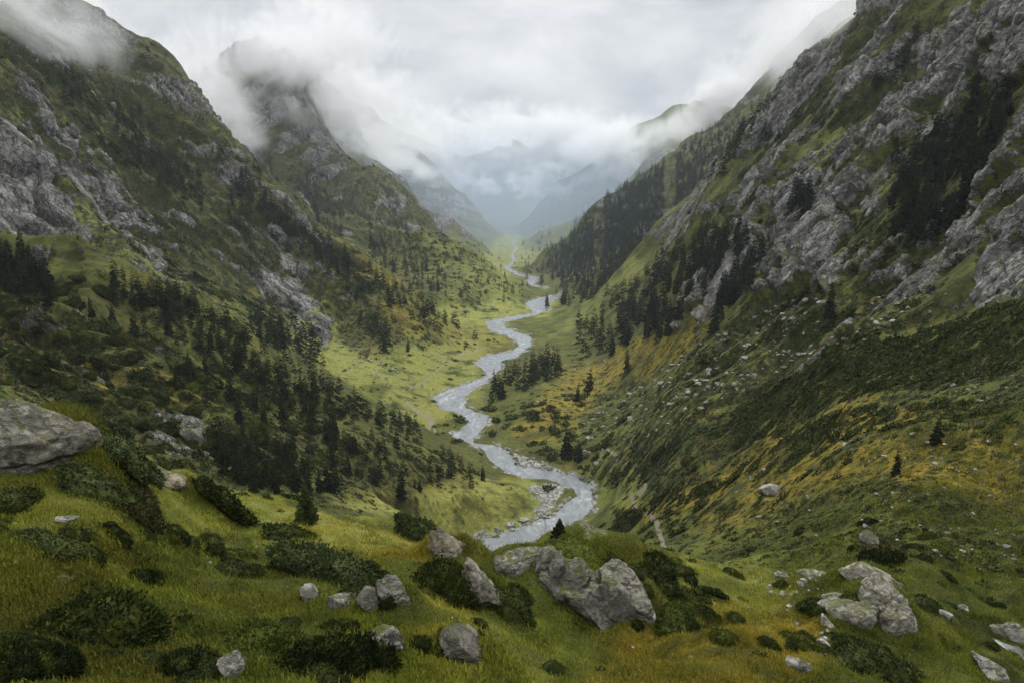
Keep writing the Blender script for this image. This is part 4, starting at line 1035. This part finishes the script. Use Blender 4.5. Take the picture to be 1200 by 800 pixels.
def scatter_bushes(label, poly, n, px, y0, y1, seed, gap=-.1, mat=None):
    r = np.random.default_rng(seed); BGR.append(label); g = len(BGR) - 1; k = 0
    for u, v in jitter(poly_points(poly, n * 2, r), r, 24):
        if k >= n: break
        p = hit(u, v, y0)
        if p is None or not (y0 < p[1] < y1) or at_cell(sd, p[0], p[1]) > -2 or at_cell(bare, p[0], p[1]) > .15: continue
        if fbm(np.array([p[0] + .4 * p[2]]), np.array([p[1] * .8 + p[2] + 31. * seed]), .07 * y1, 3, 6)[0] * 1.3 < gap: continue
        s = r.uniform(*px) * p[1] / F * .5 * (1 if r.random() > .25 else .6); k += 1
        BUSH.append((s / p[1], p, s * r.uniform(.8, 1.35), s * r.uniform(.8, 1.35), s * r.uniform(.7, 1.15), r.uniform(0, 6.28), g))
scatter_bushes('dark bush on the near left slope below the spruce stand', [(-5, 340), (120, 370), (230, 430), (400, 500), (360, 560), (180, 555), (80, 490), (-5, 465)], 620, (7, 24), 60, 335, 1, -.25)
scatter_bushes('low bush in the wide thicket on the right-hand slope', [(760, 560), (790, 490), (840, 430), (920, 360), (1000, 320), (1090, 350), (1195, 360), (1195, 480), (1060, 470), (940, 520), (860, 545), (760, 600)], 1700, (5, 17), 90, 620, 2, -.05)
scatter_bushes('bush on the steep ground above the right-hand thicket', [(960, 350), (1020, 240), (1100, 130), (1195, 60), (1195, 190), (1120, 270), (1070, 350)], 420, (6, 16), 130, 460, 3, -.2)
scatter_bushes('dark bush on the wall between the left cliffs', [(140, 205), (210, 210), (300, 300), (320, 350), (330, 395), (220, 335), (150, 280)], 600, (4, 10), 380, 720, 4)
scatter_bushes('dark bush high on the second left ridge', [(0, 20), (100, 60), (210, 150), (300, 240), (330, 290), (250, 240), (150, 170), (0, 100)], 700, (4, 11), 430, 960, 5)
scatter_bushes('dark bush under the right-hand skyline', [(1010, 10), (1100, 0), (1040, 110), (950, 220), (870, 290), (830, 300), (850, 220), (930, 110)], 520, (4, 12), 330, 760, 6, 0)
scatter_bushes('bush on the right bank below the river grove', [(590, 470), (650, 470), (720, 500), (705, 550), (650, 530), (600, 500)], 120, (6, 14), 300, 560, 7)
scatter_bushes('bush along the footpaths above the right riverbank', [(690, 560), (760, 530), (800, 580), (770, 640), (720, 610)], 80, (7, 20), 110, 360, 8)
scatter_bushes('dark bush in the hollow of the right-hand meadow', [(790, 610), (900, 590), (1195, 610), (1195, 700), (1060, 660), (850, 640)], 60, (8, 22), 60, 210, 9)
scatter_bushes('bush along the lower edge of the left-hand spur', [(420, 455), (500, 500), (560, 540), (540, 545), (470, 505), (410, 470)], 80, (5, 12), 240, 420, 10)
scatter_bushes('bush on the flank below the second left ridge', [(330, 300), (430, 345), (560, 395), (540, 410), (440, 390), (390, 370)], 200, (3.5, 8), 420, 760, 11)
scatter_bushes('dark bush at the riverside meadow on the left', [(520, 490), (545, 500), (560, 512), (535, 512)], 12, (6, 14), 330, 470, 12, -1)
scatter_bushes('bush on the slope of the cloud-capped left mountain', [(280, 180), (400, 220), (560, 330), (600, 345), (520, 345), (400, 290)], 700, (2.2, 5), 780, 1600, 13)
for sd3, (pl, n_, px_) in enumerate((([(-5, 690), (120, 650), (330, 640), (480, 690), (560, 760), (560, 800), (-5, 800)], 70, (16, 60)), ([(-5, 600), (160, 600), (330, 640), (250, 680), (-5, 680)], 30, (14, 46)),
                        ([(560, 700), (700, 750), (800, 690), (960, 690), (1180, 790), (900, 800), (560, 800)], 46, (12, 44)), ([(600, 640), (700, 630), (800, 660), (860, 680), (760, 690), (690, 650)], 30, (10, 30)))):
    scatter_bushes(('dark low bush in the near grass at the lower left', 'low bush on the left grass below the great boulder', 'low bush in the near grass at the lower right', 'low tuft on the grassy cap around the cracked outcrop')[sd3], pl, n_, px_, 8, 90, 40 + sd3, -.2)
BUSH.sort(key=lambda s: -s[0])
MB_ = []
for k in range(6):
    co, tr = bush(700 + k, 420, .17, .8, 2, 6); me = tri_mesh('bush foliage', co, tr); vattr(me, 'tone', np.zeros(len(co))); MB_.append(me)
BIG = []
for k in range(4):
    co, tr = bush(760 + k, 3600, .075, .8, 2, 8); me = tri_mesh('bush foliage', co, tr); vattr(me, 'tone', np.zeros(len(co))); BIG.append((me, me.copy(), me.copy()))
NBU = 265
for s in BUSH[:NBU]:
    lb = BGR[s[6]]
    big = s[0] * F * 2 > 17; kk = random.choice((0, 0, 1, 2))
    o = link('mountain_bush', random.choice(BIG)[kk] if big else random.choice(MB_), (M_JUNIPER, M_BUSH, M_OLIVE)[kk] if big else M_BUSH, loc=(s[1][0], s[1][1], s[1][2] - .08 * s[4])); o.scale = s[2:5]; settle(o, s[1][0], s[1][1], s[5])
    tag(o, lb, 'bush', 'bushes: ' + lb.split('bush ', 1)[-1])
FB = [bush(720 + k, 70, .32, .8, 1, 4) for k in range(5)]
merge('undergrowth', FB, [(random.randrange(5), s[1][0], s[1][1], s[1][2] - .1 * s[4], s[2], s[3], s[4], s[5], *lie(s[1][0], s[1][1])) for s in BUSH[NBU:]], M_BUSH)
tag(bpy.data.objects['undergrowth'], kind='stuff')
log('bushes', len(BUSH))
# tussocks and dwarf heath on the slopes: a carpet
TUS = []; TG = []
def carpet(poly, n, px, y0, y1, seed):
    r = np.random.default_rng(seed)
    for u, v in jitter(poly_points(poly, n, r), r, 20):
        p = hit(u, v, y0)
        if p is None or not (y0 < p[1] < y1) or at_cell(sd, p[0], p[1]) > -2 or at_cell(rock, p[0], p[1]) > .5 or at_cell(bare, p[0], p[1]) > .3: continue
        li = at_cell(lite, p[0], p[1]); ye = at_cell(yel, p[0], p[1])
        if r.random() < li * 1.1 or (p[2] < ZF + 5 and r.random() < .7): continue
        s = r.uniform(*px) * p[1] / F * .5 * (1 - .3 * ye); TG.append(min(1, ye * 1.3) * (r.random() < .8))
        TUS.append((r.integers(6), p[0], p[1], p[2] - .1 * s, s * r.uniform(.7, 1.5), s * r.uniform(.7, 1.5), s * r.uniform(.35, .8), r.uniform(0, 6.28), *lie(p[0], p[1])))
carpet([(-5, 330), (150, 400), (400, 490), (560, 560), (420, 600), (150, 560), (-5, 470)], 4200, (3, 9), 90, 340, 1)
carpet([(700, 560), (800, 480), (1000, 450), (1205, 380), (1205, 720), (1000, 660), (800, 650)], 5200, (3, 10), 70, 340, 2)
carpet([(640, 420), (800, 390), (960, 320), (1100, 340), (1000, 470), (800, 560), (690, 560), (600, 500)], 4200, (2.5, 7), 150, 640, 3)
carpet([(380, 400), (560, 380), (620, 420), (540, 500), (480, 500)], 1500, (2, 4.5), 380, 720, 4)
carpet([(60, 200), (200, 180), (330, 260), (540, 390), (400, 440), (200, 340), (60, 280)], 3800, (2.5, 6), 370, 800, 5)
carpet([(400, 590), (560, 560), (640, 560), (560, 630), (470, 615)], 900, (2, 6), 180, 330, 6)
carpet([(-5, 20), (120, 20), (330, 240), (200, 200), (-5, 140)], 2600, (2.5, 6), 430, 960, 7)
carpet([(800, 300), (1000, 40), (1205, 0), (1205, 200), (1000, 320), (860, 360)], 3400, (2.5, 7), 150, 760, 8)
carpet([(300, 180), (420, 200), (620, 345), (540, 385), (420, 310)], 2600, (1.6, 3.2), 780, 1500, 9)
def tussock_material():
    t = NT('tussock'); g = t.n('ShaderNodeNewGeometry'); pos = g.outputs['Position']
    c = t.ramp(t.attr('tone'), [(0.0, (.014, .019, .006)), (.5, (.034, .041, .013)), (.8, (.072, .078, .022)), (.92, (.135, .105, .030)), (1.0, (.075, .05, .022))])
    c = t.mix(t.math('MULTIPLY', t.attr('gold'), t.math('MULTIPLY_ADD', t.attr('tone'), .7, .3)), c, (.21, .155, .030))
    c = t.mix(t.maprange(t.noise(pos, .02, 4, .55), .42, .6, 0, .6), c, (.030, .037, .013))
    return t.out(c, .85, spec=.15)
TS = [bush(740 + k, 26, .50, .8, 1, 3) for k in range(6)]
tc = merge('tussock_carpet', TS, TUS, tussock_material()); vattr(tc.data, 'gold', np.concatenate([np.full(len(TS[q[0]][0]), g_) for q, g_ in zip(TUS, TG)])); tag(bpy.data.objects['tussock_carpet'], kind='stuff'); log('tussocks', len(TUS))
# ------------------------------------------------------------------ grass of the near ground
def grass_field(n=230000, ymax=135.0):
    r = np.random.default_rng(77)
    u = r.uniform(-40, 1240, n * 2); v = r.uniform(470, 815, n * 2)
    # cast onto the mesh by nearest column
    a, q = ray(u, v); th = np.arctan(a); e = q * np.cos(th)
    ci = np.clip(np.searchsorted(mth[fr], th), 0, len(fr) - 1)
    order = np.argsort(ci); pos = np.zeros((n * 2, 3)); ok = np.zeros(n * 2, bool)
    starts = np.searchsorted(ci[order], np.arange(len(fr) + 1))
    for c in range(len(fr)):
        k = order[starts[c]:starts[c + 1]]
        if not len(k): continue
        i = np.searchsorted(RUN[:, c], e[k]); good = (i < len(ms)) & (i > 0); i = np.clip(i, 1, len(ms) - 1)
        j = fr[c]; tt = np.clip((e[k] - EL[i - 1, j]) / (EL[i, j] - EL[i - 1, j] + 1e-9), 0, 1)
        rr_ = Rr[i - 1, j] * (1 - tt) + Rr[i, j] * tt
        pos[k, 0] = rr_ * np.sin(mth[j]); pos[k, 1] = rr_ * np.cos(mth[j]); pos[k, 2] = Z[i - 1, j] * (1 - tt) + Z[i, j] * tt
        good &= (rock[i, j] < .3) & (bare[i, j] < .3)
        ok[k] = good
    ok &= (pos[:, 1] < ymax * r.uniform(.35, 1, n * 2)) & (pos[:, 1] > 6)
    pos = pos[ok][:n]; m = len(pos)
    si = np.clip(np.searchsorted(ms, np.log(np.hypot(pos[:, 0], pos[:, 1]) + R0)), 0, len(ms) - 1); tj = np.clip(np.searchsorted(mth, np.arctan2(pos[:, 0], pos[:, 1])), 0, len(mth) - 1)
    gold = np.clip(yel[si, tj], 0, 1)
    B = 5
    dist = pos[:, 1]
    hgt = (.075 + .0022 * dist) * r.uniform(.5, 1.3, m) * (1 + .5 * gnoise(pos[:, 0] / 2.5, pos[:, 1] / 2.5, 9))
    P = np.repeat(pos, B, 0); H = np.repeat(hgt, B) * r.uniform(.6, 1.2, m * B); az = r.uniform(0, 6.283, m * B)
    spread = np.repeat(.10 + .0016 * dist, B)
    P[:, 0] += r.normal(0, 1, m * B) * spread; P[:, 1] += r.normal(0, 1, m * B) * spread; P[:, 2] -= .03
    wv = H * .13; lean = r.uniform(.1, .75, m * B) * H
    sx, sy = np.cos(az) * wv, np.sin(az) * wv; la = az + 1.57 + r.normal(0, .5, m * B)
    v0 = P + np.stack([sx, sy, 0 * sx], -1); v1 = P - np.stack([sx, sy, 0 * sx], -1)
    v2 = P + np.stack([np.cos(la) * lean, np.sin(la) * lean, H], -1)
    co = np.stack([v0, v1, v2], 1).reshape(-1, 3)
    me = tri_mesh('grass', co, np.arange(m * B * 3).reshape(-1, 3))
    patch = np.clip(.5 + 1.5 * fbm(pos[:, 0], pos[:, 1], 5, 5, 8, .6), 0, 1)
    tone = np.clip(np.repeat(patch, B) * .75 + r.uniform(-.15, .3, m * B), 0, 1)
    vattr(me, 'tone', np.repeat(tone, 3)); vattr(me, 'gold', np.repeat(np.repeat(gold, B), 3)); vattr(me, 'lite', np.repeat(np.repeat(lite[si, tj], B), 3))
    o = link('grass', me, M_GRASS); tag(o, kind='stuff'); log('grass', m)
grass_field()
# ------------------------------------------------------------------ the air: haze and the cloud on the ridges
def box(name, lo, hi, mat):
    x0, y0, z0 = lo; x1, y1, z1 = hi
    co = np.array([(x0, y0, z0), (x1, y0, z0), (x1, y1, z0), (x0, y1, z0), (x0, y0, z1), (x1, y0, z1), (x1, y1, z1), (x0, y1, z1)], float)
    me = quad_mesh(name, co, [[3, 2, 1, 0], [4, 5, 6, 7], [0, 1, 5, 4], [1, 2, 6, 5], [2, 3, 7, 6], [3, 0, 4, 7]])
    return link(name, me, mat)
t = NT('haze'); pv = t.n('ShaderNodeVolumePrincipled', {'Color': (.80, .88, 1.0, 1), 'Density': .000055, 'Anisotropy': 0.0})
t.n('ShaderNodeOutputMaterial', {'Volume': pv.outputs[0]})
HT = float(Z.max()) + 5
tag(box('haze', (-7200, -7200, float(Z.min()) - 1.5), (7200, 7200, HT), t.m), kind='stuff')
def mist_material(name, dens, feat, thr=.46, soft=.16, col=(.985, .99, 1, 1)):
    t = NT(name)
    oc = t.n('ShaderNodeTexCoord').outputs['Object']; pos = t.n('ShaderNodeNewGeometry').outputs['Position']
    ln = t.n('ShaderNodeVectorMath', {0: oc}, operation='LENGTH').outputs['Value']
    n = t.noise(pos, 1.0 / feat, 6, .64, .9)
    fall = t.maprange(ln, .98, .25)
    d = t.maprange(t.math('ADD', n, t.math('MULTIPLY_ADD', fall, .30, -.26)), thr, thr + soft)
    d = t.math('MULTIPLY', t.math('MULTIPLY', d, fall), dens)
    pv = t.n('ShaderNodeVolumePrincipled', {'Color': col, 'Density': d, 'Anisotropy': .2})
    t.n('ShaderNodeOutputMaterial', {'Volume': pv.outputs[0]})
    return t.m
def mist(u, v, Yd, rx, ry, rz, mat, tilt=0.0):
    a, q = ray(u, v); p, f = ico(2)
    me = tri_mesh('mist', p, f); o = link('mist', me, mat, loc=(a * Yd, Yd, q * Yd)); o.scale = (rx, ry, rz); o.rotation_euler = (0, tilt, 0)
    tag(o, kind='stuff'); return o
A_ = mist_material('mist thin', .012, 70, .46)
B_ = mist_material('mist mid', .012, 110, .45)
C_ = mist_material('mist far', .0075, 200, .445)
D_ = mist_material('mist puff', .011, 85, .47, .14)
mist(40, 2, 800, 340, 150, 90, A_, .45)
mist(120, 30, 850, 230, 130, 75, A_, .6)
mist(190, 62, 880, 200, 110, 60, A_, .6)
mist(232, 110, 1150, 190, 240, 150, B_, .3)
mist(275, 165, 1130, 90, 130, 110, A_, .2)
mist(310, 62, 1320, 330, 180, 120, B_, .2)
mist(365, 45, 1500, 330, 240, 150, B_, .1)
mist(392, 140, 1420, 170, 170, 150, B_, .6)
mist(345, 130, 1330, 150, 120, 60, A_, .3)
mist(440, 165, 2100, 320, 260, 150, B_, .55)
mist(475, 195, 2700, 260, 260, 120, B_, .5)
mist(520, 190, 3300, 420, 300, 150, C_, .4)
for u, v, Yd, rx, rz in ((548, 208, 3700, 190, 110), (575, 222, 3800, 110, 70), (520, 215, 3500, 130, 80), (612, 215, 3900, 150, 100), (640, 198, 3700, 170, 90), (668, 190, 3600, 170, 80), (655, 222, 3300, 110, 50), (700, 205, 3300, 150, 60), (725, 190, 3200, 170, 90)):
    mist(u, v, Yd, rx * 1.7, rx * 1.3, rz * 1.7, D_, random.uniform(-.5, .5))
mist(590, 150, 4600, 1300, 500, 170, C_)
mist(720, 160, 3300, 520, 400, 150, C_, -.3)
mist(775, 160, 2300, 300, 250, 110, C_, -.5)
mist(830, 128, 1740, 260, 200, 90, B_, -.55)
mist(880, 95, 1700, 330, 240, 150, B_, -.6)
mist(940, 50, 1500, 330, 260, 150, B_, -.6)
mist(10, -5, 600, 200, 90, 70, A_, .45)
mist(50, 10, 650, 170, 80, 55, A_, .5)
mist(95, 22, 770, 150, 90, 60, A_, .5)
mist(145, 48, 800, 120, 80, 45, A_, .6)
mist(100, 20, 820, 200, 110, 60, A_, .6)
mist(300, 72, 1360, 280, 130, 95, B_, .1)
mist(420, 120, 1800, 360, 200, 210, B_, .5)
mist(470, 165, 2400, 380, 250, 190, B_, .5)
mist(560, 190, 3400, 560, 260, 130, C_, 0)
mist(640, 178, 3300, 520, 300, 120, C_, 0)
mist(700, 172, 2900, 420, 260, 130, C_, -.3)
mist(1010, -10, 540, 150, 90, 60, A_, -.7)
mist(930, 20, 900, 200, 120, 70, B_, -.7)
V_ = mist_material('mist veil', .00030, 600, .25, .3, (.66, .80, 1, 1))
mist(600, 250, 2300, 1500, 1750, 420, V_)
mist(600, 245, 3400, 1900, 2100, 520, V_)
mist(540, 165, 3600, 800, 300, 170, C_)
mist(660, 160, 3500, 800, 300, 170, C_)
mist(600, 140, 3300, 1000, 300, 190, C_)
mist(1000, 5, 620, 120, 90, 55, A_, -.7)
cy = scene.cycles; cy.volume_max_steps = 128; cy.volume_step_rate = 1.0
log('air')
# ------------------------------------------------------------------ daylight under cloud
SUN_EL, SUN_AZ = math.radians(58), math.radians(25)      # azimuth from +Y towards +X
w = bpy.data.worlds.new('World'); scene.world = w; w.use_nodes = True
t = NT('World', w)
sky = t.n('ShaderNodeTexSky', sky_type='NISHITA', sun_disc=False, sun_elevation=SUN_EL, sun_rotation=SUN_AZ, altitude=1800)
dirv = t.n('ShaderNodeTexCoord').outputs['Generated']
sep = t.n('ShaderNodeSeparateXYZ', {0: dirv})
zz = t.math('ADD', t.math('MAXIMUM', sep.outputs[2], 0.0), .22)
pl = t.n('ShaderNodeCombineXYZ', {0: t.math('DIVIDE', sep.outputs[0], zz), 1: t.math('DIVIDE', sep.outputs[1], zz), 2: 0.0}).outputs[0]
n1 = t.noise(pl, .55, 7, .58, .5); n2 = t.noise(pl, 1.9, 6, .6, .5)
cl = t.math('ADD', t.math('MULTIPLY', n1, .7), t.math('MULTIPLY', n2, .3))
cloud = t.ramp(cl, [(.34, (4.6, 4.85, 5.3)), (.44, (6.3, 6.58, 7.0)), (.52, (8.6, 8.72, 8.9)), (.60, (10.8, 10.9, 11.0))])
# an overcast sky is about three times as bright overhead as at the horizon
over = t.math('MULTIPLY_ADD', t.maprange(sep.outputs[2], .12, .95), 1.75, 1.0)
cl2 = t.n('ShaderNodeVectorMath', {0: cloud, 3: over}, operation='SCALE').outputs[0]
col = t.mix(.93, sky.outputs[0], cl2)
bg = t.n('ShaderNodeBackground', {'Color': col, 'Strength': .048})
t.n('ShaderNodeOutputWorld', {'Surface': bg.outputs[0]})
sl = bpy.data.lights.new('sun', 'SUN'); sl.energy = 1.5; sl.angle = math.radians(24); sl.color = (1, .96, .9)
so = bpy.data.objects.new('sun', sl); COL.objects.link(so)
so.rotation_euler = (-(math.pi / 2 - SUN_EL), 0, -SUN_AZ)

cam_d = bpy.data.cameras.new('camera'); cam_d.lens = 24; cam_d.sensor_width = 36; cam_d.clip_start = .1; cam_d.clip_end = 40000
cam = bpy.data.objects.new('camera', cam_d); COL.objects.link(cam); cam.rotation_euler = (math.pi / 2 - PITCH, 0, 0); scene.camera = cam
vs = scene.view_settings; vs.view_transform = 'Standard'; vs.look = 'None'; vs.gamma = 1; vs.use_curve_mapping = False; vs.exposure = .86
cy = scene.cycles
cy.max_bounces = 6; cy.diffuse_bounces = 2; cy.glossy_bounces = 2; cy.transmission_bounces = 2; cy.volume_bounces = 2; cy.transparent_max_bounces = 8
cy.use_denoising = True; cy.use_adaptive_sampling = True; cy.adaptive_threshold = .02
cy.caustics_reflective = False; cy.caustics_refractive = False
log('done')
